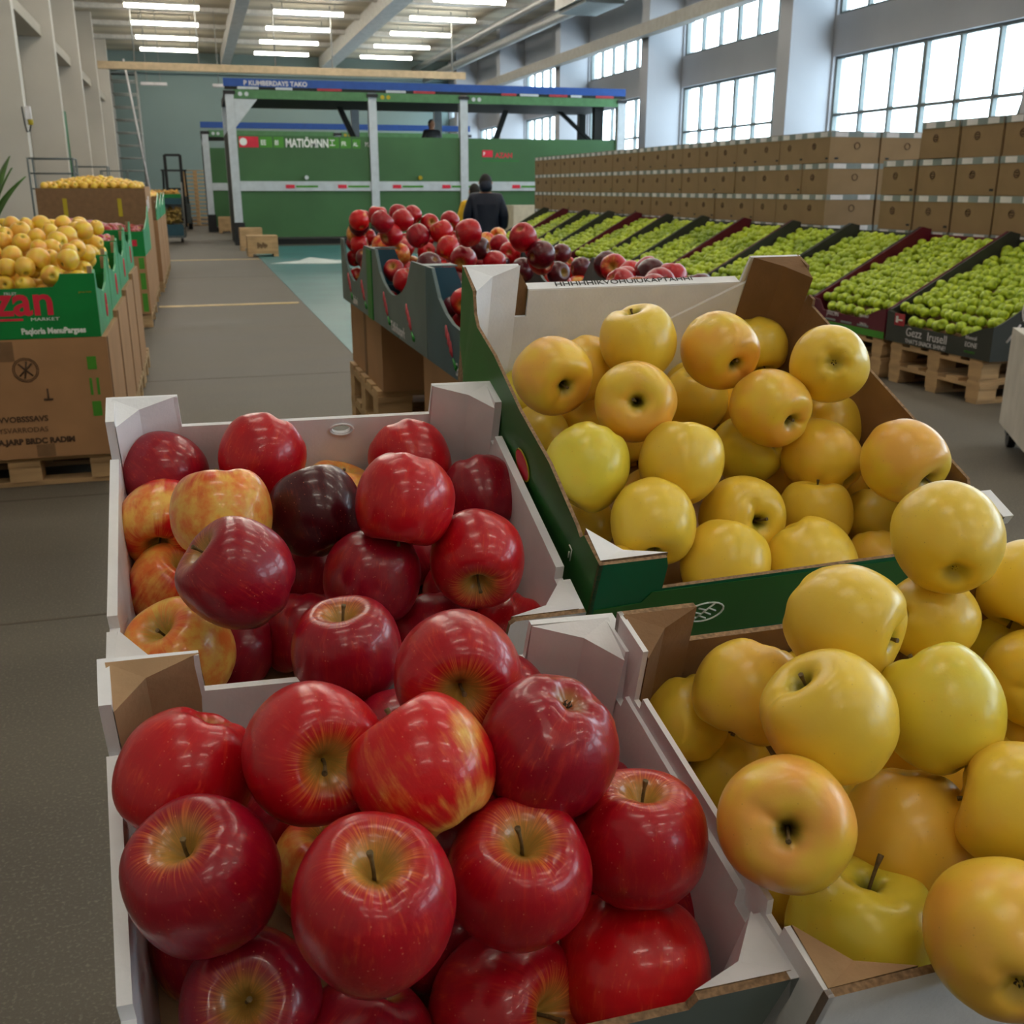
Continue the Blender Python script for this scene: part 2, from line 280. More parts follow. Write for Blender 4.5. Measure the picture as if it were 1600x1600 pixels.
AP=[["F1",-0.033,0.5905,1.0051,0.0403,[-0.2,-0.2,-0.95],"bright","RF"],["F2",0.0409,0.5524,1.0282,0.0409,[0.42,0.02,0.9],"bright","RF"],["F3",0.0978,0.5045,1.0347,0.0395,[-0.55,0.8,-0.25],"streak","RF"],["F4",0.175,0.51,1.0352,0.0403,[-0.3,-0.75,-0.5],"crimson","RF"],["F5",-0.0261,0.511,0.9845,0.0403,[-0.2,0.62,0.76],"mottled","RF"],["F6",0.0514,0.6118,0.9,0.0376,[0,0.7,0.4],"orange","RF"],["F7",0.0571,0.4372,1.0036,0.0403,[0.08,0.68,0.72],"rosy","RF"],["F8",0.1449,0.4733,0.9765,0.0402,[0.08,0.66,0.75],"rosy","RF"],["F9",0.228,0.4913,0.9706,0.0403,[0,0.9,0.4],"rosy","RF"],["F10",0.2244,0.4854,0.8841,0.0471,[0.3,-0.5,-0.8],"orangered","RF"],["F11",-0.0076,0.5069,0.8979,0.0394,[0.1,0.42,0.9],"dark","RF"],["F12",0.0545,0.4897,0.8605,0.0421,[0.1,0.5,-0.85],"dark","RF"],["F13",0.1403,0.4888,0.8666,0.0461,[0.62,0.22,0.75],"rosy","RF"],["F14",-0.0325,0.5834,0.8844,0.0352,[0,-0.3,-0.9],"dull","RF"],["F15",0.0123,0.6659,0.918,0.0372,[0,0.3,-0.9],"crimson","RF"],["F16",0.1153,0.5588,0.8759,0.0358,[0,0.3,-0.9],"dark","RF"],["F17",0.1655,0.5926,0.9564,0.0376,[0,0.3,-0.9],"dark","RF"],["F18",0.2656,0.5492,0.8761,0.0363,[0,0.3,-0.9],"crimson","RF"],["F19",0.1337,0.631,0.9071,0.0375,[0,0.3,-0.9],"crimson","RF"],["F20",0.2316,0.6034,0.933,0.0381,[0,0.3,-0.9],"crimson","RF"],["R1",-0.0492,1.0499,1.076,0.0407,[-0.6,0.5,-0.5],"crimson","RR"],["R2",0.046,1.0242,1.0974,0.041,[0.1,-0.3,-0.9],"bright","RR"],["R3",0.1968,1.0407,1.0772,0.0411,[0.2,0.3,-0.9],"bright","RR"],["R4",0.2585,0.9843,1.05,0.0392,[0.5,0.4,-0.7],"dark","RR"],["R5",-0.0543,0.9869,1.0469,0.0388,[0.12,-0.55,0.82],"orange","RR"],["R6",0.0011,0.8743,1.082,0.0413,[-0.1,0.97,-0.15],"yellowred","RR"],["R7",0.0487,1.0528,1.0297,0.0376,[0.3,0.5,-0.5],"orange","RR"],["R8",0.0838,0.9062,1.0671,0.0413,[-0.35,0.9,-0.25],"maroon","RR"],["R9",0.119,1.053,1.037,0.0381,[0.3,0.8,0.3],"yellowred","RR"],["R10",0.1522,0.831,1.0966,0.0411,[-0.1,-0.3,-0.95],"bright","RR"],["R11",0.2135,0.8234,1.0396,0.0412,[0.02,-0.5,0.86],"bright","RR"],["R12",0.1229,0.8423,1.0261,0.0413,[0.1,-0.3,-0.95],"dark","RR"],["R13",0.0089,0.7641,1.0676,0.0412,[-0.62,0.5,0.6],"crimsondark","RR"],["R14",-0.052,0.9506,0.9911,0.0386,[0.42,0.6,0.5],"orange","RR"],["R15",-0.0414,0.8195,0.9825,0.0428,[-0.25,0.55,0.8],"yellowred","RR"],["R16",0.0678,0.8805,0.9622,0.0394,[0.2,0.4,-0.7],"crimson","RR"],["R17",0.0811,0.7008,1.0199,0.04,[-0.08,0.85,0.5],"crimson","RR"],["R18",0.1786,0.858,0.9572,0.0395,[0.1,0.3,-0.9],"crimson","RR"],["R19",0.1386,0.5891,1.0492,0.04,[0.13,-0.2,0.96],"rosy","RR"],["R20",0.2577,0.8606,0.9496,0.0362,[0.1,0.3,-0.9],"bright","RR"],["R21",0.0767,0.9616,0.9918,0.0367,[0,0.3,-0.9],"dark","RR"],["R22",0.0009,0.874,0.9579,0.0361,[0,0.3,-0.9],"dark","RR"],["R23",0.1966,0.9754,0.9968,0.0366,[0,0.3,-0.9],"dark","RR"],["R24",0.2201,0.9131,0.9713,0.0366,[0,0.3,-0.9],"dark","RR"],["Y1",0.3502,1.0282,1.1606,0.0416,[0.28,-0.33,0.86],"orangeyellow","YR"],["Y2",0.4544,1.0402,1.188,0.0414,[-0.2,0.8,0.5],"gold","YR"],["Y3",0.5435,1.0241,1.1802,0.0415,[0.28,-0.42,0.83],"orangeyellow","YR"],["Y4",0.6696,1.1563,1.1624,0.0357,[0.3,0.4,-0.8],"gold","YR"],["Y5",0.6439,0.9595,1.1693,0.0415,[0.15,0.08,-0.97],"gold","YR"],["Y6",0.418,0.9598,1.1408,0.0415,[-0.04,-0.1,0.99],"orangeyellow","YR"],["Y7",0.5677,1.124,1.1059,0.0403,[0.1,-0.6,-0.6],"gold","YR"],["Y8",0.5754,0.9637,1.1261,0.0414,[0.42,-0.4,0.78],"orangeyellow","YR"],["Y9",0.6874,1.1765,1.103,0.0357,[0,0.4,-0.8],"gold","YR"],["Y10",0.6832,1.0128,1.087,0.0395,[0.6,-0.3,-0.5],"gold","YR"],["Y11",0.3683,1.1186,1.0719,0.0349,[-0.5,0.4,-0.5],"gold","YR"],["Y12",0.3518,0.9186,1.0896,0.0415,[-0.35,0.5,-0.75],"green","YR"],["Y13",0.446,0.9047,1.0862,0.0417,[0.15,0.93,-0.25],"gold","YR"],["Y14",0.5769,1.0094,1.066,0.039,[0.68,0.2,0.68],"green","YR"],["Y15",0.6435,0.9527,1.0648,0.0408,[-0.5,0.5,-0.6],"deepgold","YR"],["Y16",0.6662,0.8506,1.0884,0.0415,[0.38,-0.5,0.76],"orangeyellow","YR"],["Y17",0.3973,0.8593,1.0463,0.0412,[0,-0.75,0.62],"gold","YR"],["Y18",0.5121,0.8951,1.0271,0.0426,[0.33,-0.12,0.92],"gold","YR"],["Y19",0.613,0.9133,1.0145,0.039,[0,0.93,0.3],"gold","YR"],["Y20",0.6965,0.9283,1.0027,0.0331,[0.5,0.4,-0.7],"gold","YR"],["Y21",0.3739,0.9789,1.0083,0.0306,[0,0.3,-0.9],"gold","YR"],["Y22",0.4656,0.8377,0.998,0.0429,[0.3,0.8,-0.4],"gold","YR"],["Y23",0.5585,0.8357,0.9929,0.0464,[0.3,0.6,-0.7],"gold","YR"],["Y24",0.6609,0.8654,0.9747,0.0325,[0.3,0.6,-0.7],"deepgold","YR"],["Y26",0.4148,1.0937,1.1543,0.038,[0.2,0.5,-0.7],"deepgold","YR"],["Y27",0.3699,1.1872,1.1058,0.0337,[0,0.4,0.9],"green","YR"],["Y28",0.594,1.1878,1.1079,0.0342,[0,0.4,-0.9],"gold","YR"],["Y29",0.4345,1.1425,1.093,0.0371,[0,0.4,-0.9],"deepgold","YR"],["Y30",0.4741,1.0901,1.0721,0.0364,[0,0.4,-0.9],"deepgold","YR"],["Y31",0.6399,1.1269,1.0976,0.0379,[0,0.4,-0.9],"deepgold","YR"],["Y32",0.6366,1.0195,1.0404,0.0356,[0,0.4,-0.9],"deepgold","YR"],["Y33",0.6912,0.9858,1.0281,0.0341,[0,0.4,-0.9],"deepgold","YR"],["Y25",0.5294,0.6133,1.0944,0.04,[0.1,0.5,-0.85],"gold","YF"],["Z1",0.4032,0.5566,1.0664,0.0403,[0.75,-0.3,0.8],"gold","YF"],["Z2",0.5307,0.6242,1.0253,0.0347,[0.8,-0.1,-0.5],"gold","YF"],["Z3",0.6274,0.6274,1.0405,0.0381,[0.3,0.5,-0.8],"gold","YF"],["Z4",0.6259,0.6481,0.9809,0.0318,[0,0.4,-0.9],"green","YF"],["Z5",0.365,0.6074,0.996,0.0394,[-0.2,0.4,-0.9],"deepgold","YF"],["Z6",0.3357,0.6523,0.9542,0.0336,[-0.3,0.4,-0.8],"deepgold","YF"],["Z7",0.4433,0.6549,0.9679,0.0314,[0,0.4,-0.9],"gold","YF"],["Z8",0.3546,0.4895,1.0334,0.0409,[-0.6,0.7,0.3],"gold","YF"],["Z9",0.4454,0.5006,1.0207,0.0403,[-0.3,0.8,-0.5],"green","YF"],["Z10",0.6064,0.5871,0.981,0.038,[-0.2,-0.25,0.93],"gold","YF"],["Z11",0.6292,0.6638,0.927,0.0328,[0,0.4,-0.9],"deepgold","YF"],["Z12",0.3686,0.6287,0.9106,0.0332,[-0.3,0.4,-0.8],"gold","YF"],["Z13",0.3035,0.4534,0.993,0.0392,[-0.2,0.16,0.96],"blush","YF"],["Z14",0.421,0.4884,0.9419,0.0428,[-0.1,-0.6,-0.75],"deepgold","YF"],["Z15",0.4658,0.4378,0.9809,0.0406,[-0.85,0.2,-0.4],"deepgold","YF"],["Z16",0.3651,0.4519,0.8975,0.0458,[0.05,0.95,0.3],"green","YF"],["Z17",0.3925,0.3688,0.9553,0.0415,[0.2,0.3,-0.93],"orangeyellow","YF"],["Z18",0.623,0.604,0.9126,0.0353,[0,0.4,-0.9],"deepgold","YF"],["Z19",0.3601,0.5345,0.8852,0.035,[0,0.4,-0.9],"deepgold","YF"],["Z20",0.5595,0.5847,0.9067,0.0364,[0,0.4,-0.9],"deepgold","YF"],["Z21",0.4612,0.5106,0.8778,0.0353,[0,0.4,-0.9],"deepgold","YF"],["Z22",0.5543,0.4655,1.0126,0.0403,[0.3,0.4,-0.8],"gold","YF"],["Z23",0.4794,0.3642,0.9821,0.0395,[0.3,0.4,0.8],"gold","YF"]]
FILL=[[0.2238,0.6757,0.9283,0.037,"RF"],[0.1073,0.6318,0.9777,0.037,"RF"],[0.1862,0.6558,0.9861,0.037,"RF"],[0.3501,0.8385,0.9897,0.037,"YR"],[0.4396,0.9605,1.0317,0.037,"YR"],[0.5022,1.0083,1.0573,0.037,"YR"],[0.5022,1.1618,1.1112,0.037,"YR"],[0.4177,0.5681,0.9073,0.037,"YF"],[0.4789,0.6044,0.9169,0.037,"YF"],[0.5086,0.4559,0.8718,0.037,"YF"],[0.5811,0.4571,0.8684,0.037,"YF"],[0.6159,0.5362,0.8958,0.037,"YF"],[0.4733,0.5645,0.9763,0.037,"YF"],[0.5439,0.4386,0.9326,0.037,"YF"],[0.6163,0.4366,0.9279,0.037,"YF"]]
CR={"RR":[[-0.0938,0.7575,1.0014],[0.2934,0.7611,1.0028],[0.2916,1.0672,1.1202],[-0.0983,1.0734,1.1226]],"RF":[[-0.0714,0.4183,0.9182],[0.2987,0.4143,0.9168],[0.2792,0.6809,1.0086],[-0.0892,0.6955,1.0136]],"YR":[[0.3031,0.7575,1.0459],[0.7222,0.7635,1.0488],[0.7077,1.1552,1.2416],[0.2808,1.1505,1.2393]],"YF":[[0.2973,0.3877,0.9254],[0.6633,0.3877,0.9254],[0.64,0.6594,1.0189],[0.274,0.6594,1.0189]]}
BRED=[[0.646,4.644,1.217,0.0429,1],[0.616,4.75,1.162,0.043,3],[0.669,4.788,1.119,0.0398,0],[0.671,4.791,1.05,0.0368,0],[0.697,4.701,1.191,0.0429,2],[0.729,4.786,1.224,0.0337,0],[0.784,4.734,1.235,0.043,0],[0.686,4.057,1.228,0.043,0],[0.88,4.749,1.24,0.0429,0],[0.79,4.159,1.234,0.043,0],[0.953,4.779,1.236,0.0413,0],[0.694,4.716,1.112,0.043,1],[0.742,4.783,1.14,0.0368,1],[0.749,4.438,1.12,0.043,3],[0.738,4.133,1.177,0.043,0],[0.743,4.789,1.075,0.0306,3],[0.767,4.143,1.103,0.043,3],[0.698,4.148,1.062,0.043,1],[0.74,4.191,1.015,0.0375,1],[0.737,3.802,1.026,0.0472,1],[0.685,3.899,0.953,0.03,0],[0.685,3.68,0.95,0.03,1],[0.7,3.388,1.015,0.0389,0],[0.79,3.493,1.026,0.0329,3],[0.94,4.777,1.015,0.0429,3],[0.742,3.462,1.106,0.043,2],[0.795,3.89,1.181,0.043,0],[0.984,4.636,1.079,0.043,1],[1.029,4.777,1.199,0.0429,0],[0.879,3.87,1.197,0.043,1],[1.095,4.647,1.213,0.043,0],[0.875,3.742,1.148,0.043,1],[0.834,3.292,1.215,0.043,0],[0.832,3.352,1.13,0.043,0],[1.006,3.813,1.139,0.043,2],[1.058,3.78,1.087,0.043,0],[0.998,3.842,1.026,0.0485,0],[0.804,3.346,1.026,0.0316,2],[0.691,2.92,1.017,0.0359,2],[0.685,3.141,0.939,0.03,3],[0.685,3.01,0.919,0.03,1],[0.701,2.85,0.988,0.03,1],[1.356,4.78,1.138,0.0398,3],[1.29,4.744,1.117,0.0429,3],[0.978,3.163,1.207,0.043,0],[1.3,4.553,1.112,0.043,0],[1.183,3.996,1.109,0.043,0],[1.027,3.13,1.153,0.043,2],[1.56,4.463,1.074,0.043,2],[1.101,3.884,1.078,0.043,2],[1.158,3.743,1.063,0.043,2],[1.282,3.701,1.049,0.043,2],[1.533,4.144,1.034,0.043,2],[1.522,4.124,0.963,0.043,3],[1.805,4.683,0.924,0.0429,2],[1.695,4.745,1.011,0.0306,0],[1.435,4.454,0.934,0.043,1],[1.181,3.961,1.0,0.043,0],[0.958,3.443,1.026,0.0372,1],[0.757,2.97,1.026,0.0321,1]]
BREDF=[[0.74,2.55,1.026],[0.696,3.57,0.977],[0.693,3.495,0.921],[0.76,2.335,0.93],[0.758,4.341,0.936],[0.691,4.425,0.964],[0.709,2.462,0.967],[0.827,2.629,1.014],[0.796,3.137,1.008],[0.803,3.283,0.968],[0.824,4.092,0.956],[0.704,3.258,1.044],[0.788,3.687,0.993],[0.832,4.653,0.996],[0.801,2.311,1.034],[0.704,2.306,1.046],[0.837,2.364,0.991],[0.78,4.491,1.054],[0.836,2.888,0.986],[0.71,2.617,0.954],[0.73,2.161,0.986],[0.752,3.207,0.933],[0.838,3.777,0.94],[0.728,3.071,0.977],[0.765,3.432,0.93],[0.83,2.578,0.919],[0.851,3.55,0.94],[0.779,2.222,1.005],[0.82,3.561,1.047],[0.741,2.741,1.053],[0.775,3.092,0.92],[0.849,4.768,1.077],[0.748,2.734,0.954],[0.799,4.269,0.929],[0.855,3.199,0.983],[0.826,2.537,1.056],[0.857,3.892,0.975],[0.78,2.497,0.917],[0.829,2.709,0.958],[0.786,4.546,0.987],[0.782,2.809,0.962],[0.782,4.65,1.058],[0.696,2.788,0.927],[0.71,4.048,1.027],[0.722,4.674,0.983],[0.767,4.627,0.933],[0.805,4.753,0.973],[0.73,2.388,0.983],[0.841,3.812,1.04],[0.772,4.363,1.052],[0.829,3.698,1.067],[0.702,4.365,1.01],[0.856,3.459,0.98],[0.792,3.853,0.928],[0.704,4.518,0.949],[0.856,4.631,0.918],[0.86,3.711,0.976],[0.759,2.879,0.923],[0.795,4.571,1.075],[0.847,2.487,0.995],[0.705,3.484,1.022],[0.764,3.611,0.922],[0.828,4.328,0.989],[0.827,4.182,0.922],[0.792,2.845,1.037],[0.85,2.214,0.955],[0.697,2.673,1.043],[0.719,2.166,1.068],[0.839,3.371,0.943],[0.711,4.232,0.953],[0.69,3.64,1.044],[0.758,3.896,0.991],[0.683,2.24,0.94],[0.69,3.129,1.042],[0.795,4.076,1.028],[0.806,4.422,0.989],[0.721,3.8,0.928],[0.771,2.441,1.023],[0.728,3.279,0.947],[0.693,3.388,0.94],[0.836,2.168,1.058],[0.69,2.465,1.053],[0.684,4.052,0.936],[0.854,2.384,1.063],[0.699,4.287,1.046],[0.783,3.217,1.003],[0.7,4.611,1.058],[0.735,4.743,0.918],[0.744,3.555,1.054],[0.733,2.388,1.076],[0.838,3.054,0.938],[0.858,2.755,1.044],[0.859,2.939,0.919],[0.687,4.776,0.969],[0.835,3.623,1.002],[0.759,4.039,0.934],[0.854,3.933,1.042],[0.698,3.879,1.057],[0.686,4.156,0.933],[0.786,4.499,0.925],[0.847,3.635,0.924],[0.764,3.049,1.048],[0.684,3.052,1.037],[0.699,4.463,1.043],[0.809,2.155,0.923],[0.75,3.929,0.916],[0.843,2.457,1.083],[0.82,3.42,1.083],[0.836,2.416,0.926],[0.849,4.211,0.991],[0.774,3.64,1.072],[0.774,3.412,1.009],[0.764,4.256,1.08],[0.742,2.245,1.078],[0.702,2.815,1.05],[0.753,4.423,0.918],[0.729,4.111,0.976],[0.745,4.733,1.032],[0.7,2.934,0.932],[0.79,3.278,1.055],[0.76,3.352,0.95],[0.857,4.78,0.916],[0.858,4.544,0.927],[0.836,2.301,0.943],[1.189,4.646,1.122],[1.042,3.99,1.068],[1.005,2.41,1.079],[0.982,3.935,1.028],[1.095,2.15,1.065],[1.089,3.072,1.02],[0.997,2.208,1.125],[1.168,2.231,1.021],[1.08,4.62,1.029],[0.924,4.02,1.115],[1.014,4.732,1.051],[1.102,2.634,1.11],[1.189,2.984,1.13],[1.058,4.41,1.082],[1.136,2.378,1.05],[1.102,4.214,1.046],[1.18,4.098,1.047],[1.155,4.417,1.076],[0.906,2.616,1.028],[1.035,4.133,1.066],[1.107,2.281,1.037],[1.139,4.587,1.104],[1.094,4.082,1.026],[0.775,3.963,1.041],[0.954,3.876,1.111],[0.993,2.821,1.034],[1.14,2.807,1.039],[1.034,4.26,1.043],[1.122,2.706,1.074],[1.11,2.446,1.103],[1.03,2.486,1.117],[1.014,2.339,1.107],[0.878,4.584,1.11],[1.184,2.192,1.109],[1.012,4.279,1.127],[1.176,2.917,1.024],[1.129,4.678,1.049],[1.072,4.315,1.083],[0.913,2.53,1.04],[0.891,2.297,1.037],[1.003,2.158,1.059],[0.954,4.125,1.04],[1.117,4.473,1.135],[0.956,4.355,1.04],[1.048,4.548,1.068],[1.184,3.666,1.134],[1.181,2.345,1.113],[1.111,4.48,1.051],[0.912,3.773,1.084],[0.98,2.245,1.055],[1.066,4.208,1.114],[0.977,4.195,1.117],[1.015,2.719,1.035],[1.162,2.565,1.06],[1.096,3.334,1.117],[0.925,2.181,1.07],[0.824,4.343,1.111],[0.965,2.475,1.063],[1.065,2.554,1.087],[1.085,2.432,1.021],[0.901,4.674,1.122],[1.107,4.656,1.129],[0.859,4.499,1.109],[1.1,4.746,1.132],[1.134,3.474,1.12],[1.065,3.246,1.124],[0.956,2.355,1.029],[0.998,2.591,1.06],[1.185,2.663,1.131],[1.188,2.515,1.13],[1.015,4.365,1.133],[0.889,4.048,1.036],[1.032,2.89,1.026],[1.114,4.024,1.076],[0.925,3.948,1.083],[1.174,4.543,1.029],[0.942,2.991,1.021],[1.084,2.362,1.127],[0.935,4.232,1.048],[0.992,4.71,1.131],[1.164,2.86,1.13],[1.153,4.342,1.034],[1.124,2.507,1.028],[0.94,2.74,1.032],[0.999,3.937,1.118],[0.838,2.249,1.087],[1.132,2.642,1.029],[0.876,3.518,1.117],[1.099,2.251,1.109],[1.0,4.058,1.103],[1.188,4.736,1.07],[0.909,3.639,1.108],[1.182,2.778,1.115],[0.805,4.696,1.131],[1.051,3.008,1.041],[0.938,2.308,1.102],[0.985,4.018,1.021],[0.737,3.718,1.042],[1.085,3.177,1.021],[0.953,4.438,1.028],[1.16,2.587,1.133],[0.954,2.913,1.024],[0.886,3.86,1.079],[1.175,4.195,1.06],[1.578,4.649,0.936],[1.407,4.598,0.988],[1.749,4.049,0.984],[1.238,4.386,0.994],[1.23,4.235,0.953],[1.731,3.871,0.977],[1.762,4.143,0.998],[1.542,4.497,0.959],[1.33,3.839,0.976],[1.473,4.259,0.962],[1.706,3.986,0.989],[1.416,4.058,0.935],[1.67,4.165,0.937],[1.266,4.538,0.954],[1.658,4.602,0.93],[1.355,4.657,0.953],[1.532,4.308,0.947],[1.247,4.46,0.964],[1.633,3.888,0.948],[1.603,4.759,0.953],[1.397,3.979,0.961],[1.208,4.656,0.986],[1.354,4.538,0.989],[1.444,4.53,0.993],[1.298,4.329,0.999],[1.509,4.777,0.95],[1.694,4.075,0.938],[1.736,4.619,0.986],[1.744,4.237,0.985],[1.291,4.631,0.999],[1.326,4.407,0.931],[1.429,4.72,0.946],[1.542,3.85,0.955],[1.704,4.783,0.939],[1.787,4.426,0.962],[1.661,4.515,0.991],[1.769,3.805,0.969],[1.267,4.309,0.93],[1.539,4.417,0.986],[1.21,4.0,0.935],[1.343,4.795,0.94],[1.497,4.553,0.931],[1.403,4.116,0.984],[1.591,4.558,0.942],[1.791,4.786,0.945],[1.244,4.163,0.999],[1.235,4.108,0.945],[1.31,4.728,0.973],[1.61,4.452,0.949],[1.788,4.348,0.981],[1.594,4.351,0.956],[1.371,3.912,0.989],[1.542,4.227,0.998],[1.614,3.991,0.964],[1.235,4.766,0.939],[1.775,3.957,0.956],[1.725,4.694,0.977],[1.508,4.674,0.971],[1.752,4.297,0.935],[1.326,4.464,0.993],[1.606,3.828,0.99],[1.478,4.37,0.992],[1.454,4.18,0.986],[1.417,4.777,0.996],[1.772,4.5,0.997],[1.328,3.943,0.932],[1.248,3.822,0.932],[1.462,3.83,0.936],[1.544,4.609,0.994],[1.655,4.69,0.934],[1.677,3.818,0.952],[1.208,3.902,0.938],[1.625,2.63,0.936],[1.246,3.075,1.041],[0.934,3.362,0.969],[1.418,3.48,0.995],[1.604,3.4,0.968],[1.39,2.263,0.974],[1.55,3.124,0.987],[1.304,3.716,0.957],[1.529,3.596,0.958],[1.468,2.605,0.964],[0.909,3.833,0.957],[0.905,2.747,0.954],[1.306,2.501,0.997],[1.335,4.419,1.075],[1.404,3.118,1.007],[1.379,3.403,0.959],[1.235,3.544,0.982],[1.059,2.384,0.963],[1.489,3.051,0.974],[1.306,3.206,1.035],[1.597,3.691,0.961],[0.93,2.516,0.953],[1.575,2.723,0.938],[1.45,2.461,0.954],[1.597,3.487,0.969],[1.127,4.274,0.97],[1.611,2.977,0.949],[1.304,3.099,0.955],[0.913,4.435,0.963],[1.355,2.353,0.978]]
BYEL=[[-0.929,6.153,1.169,0.0441,0],[-0.785,6.148,1.168,0.0477,0],[-0.929,5.85,1.129,0.0387,0],[-0.859,5.915,1.141,0.052,0],[-0.855,6.11,1.166,0.0372,0],[-0.767,5.785,1.117,0.0418,0],[-0.827,5.683,1.097,0.0441,0],[-0.915,5.725,1.106,0.0411,0],[-0.839,5.433,1.051,0.0452,0],[-0.713,5.324,1.038,0.052,0],[-0.673,5.402,1.038,0.0422,0],[-0.678,5.583,1.073,0.0435,0],[-0.664,5.699,1.101,0.0478,0],[-0.629,5.808,1.12,0.052,0],[-0.446,2.2,1.335,0.0481,0],[-0.564,5.929,1.144,0.0466,0],[-0.417,2.251,1.292,0.0394,0],[-0.388,2.2,1.307,0.0377,0],[-0.389,2.2,1.248,0.0416,0],[-0.399,2.2,1.184,0.0425,0],[-0.576,5.256,1.039,0.0482,0],[-0.448,2.2,1.218,0.0404,0],[-0.414,2.25,1.233,0.0375,0],[-0.844,5.279,1.001,0.0411,0],[-0.766,5.257,1.004,0.0441,0],[-0.651,5.211,0.969,0.0485,0],[-0.857,5.261,0.934,0.0367,0],[-0.772,5.235,0.931,0.0411,0],[-0.448,2.2,1.148,0.0411,0],[-0.431,2.255,1.178,0.0384,0],[-0.551,5.421,1.079,0.0406,0],[-0.682,6.167,1.17,0.0413,0],[-0.72,5.911,1.14,0.0395,0],[-0.44,2.2,1.271,0.039,0],[-0.577,5.33,1.073,0.0371,0],[-0.735,5.533,1.076,0.0372,0],[-0.932,5.489,1.061,0.0424,0],[-0.917,5.296,0.986,0.0411,0],[-0.989,5.95,1.147,0.0458,0]]
BYELF=[[-1.025,5.527,0.875],[-0.631,5.406,0.862],[-0.523,6.127,1.07],[-0.904,5.539,1.002],[-0.515,6.159,0.897],[-0.812,5.608,0.908],[-0.557,6.275,1.069],[-1.011,6.073,0.979],[-0.817,6.119,1.066],[-0.811,5.813,1.014],[-0.697,5.958,0.945],[-0.623,6.296,0.928],[-0.616,6.117,1.145],[-0.601,6.203,0.955],[-0.537,6.434,1.141],[-0.792,6.506,1.104],[-0.628,6.425,0.988],[-0.596,5.655,0.865],[-0.677,6.329,1.072],[-1.067,6.08,0.913],[-0.75,6.262,1.154],[-0.757,5.477,0.896],[-0.666,5.463,0.973],[-0.55,6.418,1.003],[-1.091,6.067,1.135],[-0.945,5.999,1.073],[-0.753,6.383,0.973],[-0.693,5.715,0.94],[-0.536,5.395,0.933],[-0.797,6.306,1.11],[-0.774,6.529,0.897],[-0.827,6.383,1.095],[-1.096,5.676,0.997],[-1.057,5.409,0.883],[-0.58,5.94,0.985],[-0.968,5.915,0.92],[-0.988,6.389,0.976],[-0.955,5.617,0.93],[-0.84,5.509,0.933],[-1.008,6.481,1.129],[-0.524,5.164,0.87],[-0.519,5.522,1.046],[-0.542,5.952,0.915],[-0.727,6.02,1.09],[-0.719,6.122,0.95],[-0.9,5.869,0.918],[-0.549,5.73,1.016],[-0.666,6.548,1.075],[-0.798,6.003,0.936],[-0.997,5.326,1.004],[-0.8,5.71,0.958],[-0.625,5.553,0.914],[-1.037,5.77,0.88],[-0.572,5.838,0.923],[-0.8,5.83,0.917],[-0.836,6.584,0.911],[-0.642,6.014,0.912],[-0.831,6.571,1.148],[-1.027,6.148,1.082],[-0.69,6.231,1.104],[-0.581,6.561,1.052],[-1.085,5.782,0.968],[-1.038,5.489,0.968],[-0.579,6.554,0.939],[-0.803,6.21,0.979],[-0.643,5.913,1.095],[-0.903,6.411,0.896],[-0.617,6.27,1.155],[-0.765,6.41,0.9],[-0.938,5.605,1.04],[-0.588,5.322,0.943],[-0.905,6.083,1.089],[-0.988,6.164,0.943],[-0.855,6.102,0.875],[-0.719,6.48,0.985],[-1.085,5.349,0.935],[-0.631,6.373,0.925],[-0.746,5.903,0.9],[-1.085,5.59,1.014],[-1.072,5.202,0.894],[-0.736,6.202,0.905],[-0.8,5.334,0.9],[-1.074,5.428,1.027],[-1.056,5.935,1.065],[-0.683,6.012,1.015],[-1.029,5.317,0.864],[-0.709,5.659,1.033],[-0.826,5.447,0.872],[-0.824,5.925,1.04],[-0.903,5.349,0.875],[-0.729,5.816,0.881],[-1.09,6.297,0.943],[-1.098,6.306,1.127],[-0.924,6.022,0.96],[-0.989,5.219,0.987],[-1.014,5.667,1.044],[-0.918,6.566,0.935],[-0.752,6.573,1.142],[-0.548,6.064,1.024],[-1.01,5.836,0.914],[-0.543,5.224,0.952],[-0.727,5.753,1.056],[-0.801,6.095,0.993],[-1.074,5.948,0.912],[-1.054,5.27,0.954],[-1.081,6.417,1.026],[-0.617,5.3,0.87],[-0.982,6.076,0.893],[-0.72,5.332,0.875],[-0.985,6.405,1.119],[-0.665,6.462,0.929],[-0.684,6.126,1.097],[-0.535,5.459,0.979],[-0.804,6.164,0.865],[-0.976,5.756,0.93],[-0.946,6.475,0.881],[-0.844,6.029,1.076],[-0.924,6.286,0.883],[-0.521,6.28,0.969],[-0.542,6.511,1.0],[-0.91,5.449,0.903],[-0.931,6.517,1.145],[-0.557,5.561,0.963],[-0.763,5.412,0.986],[-0.925,5.163,0.871],[-1.03,5.746,1.012],[-1.014,6.547,0.986],[-0.619,6.4,1.163],[-0.617,6.109,0.96],[-0.897,6.442,1.016],[-0.529,6.444,0.906],[-0.588,5.593,1.057],[-0.964,6.331,1.026],[-0.628,5.386,0.943],[-0.743,6.425,1.053],[-0.532,5.618,1.012],[-0.848,5.745,1.029],[-0.947,5.398,0.953],[-0.539,6.343,0.877],[-0.778,6.311,1.012],[-0.662,5.592,0.974],[-0.945,6.212,1.05],[-1.028,5.884,1.007],[-0.992,6.335,1.157],[-1.011,6.29,0.879],[-1.098,6.589,1.112],[-0.681,6.248,0.937],[-0.927,5.735,1.009],[-0.569,6.099,0.869],[-1.083,6.564,0.939]]
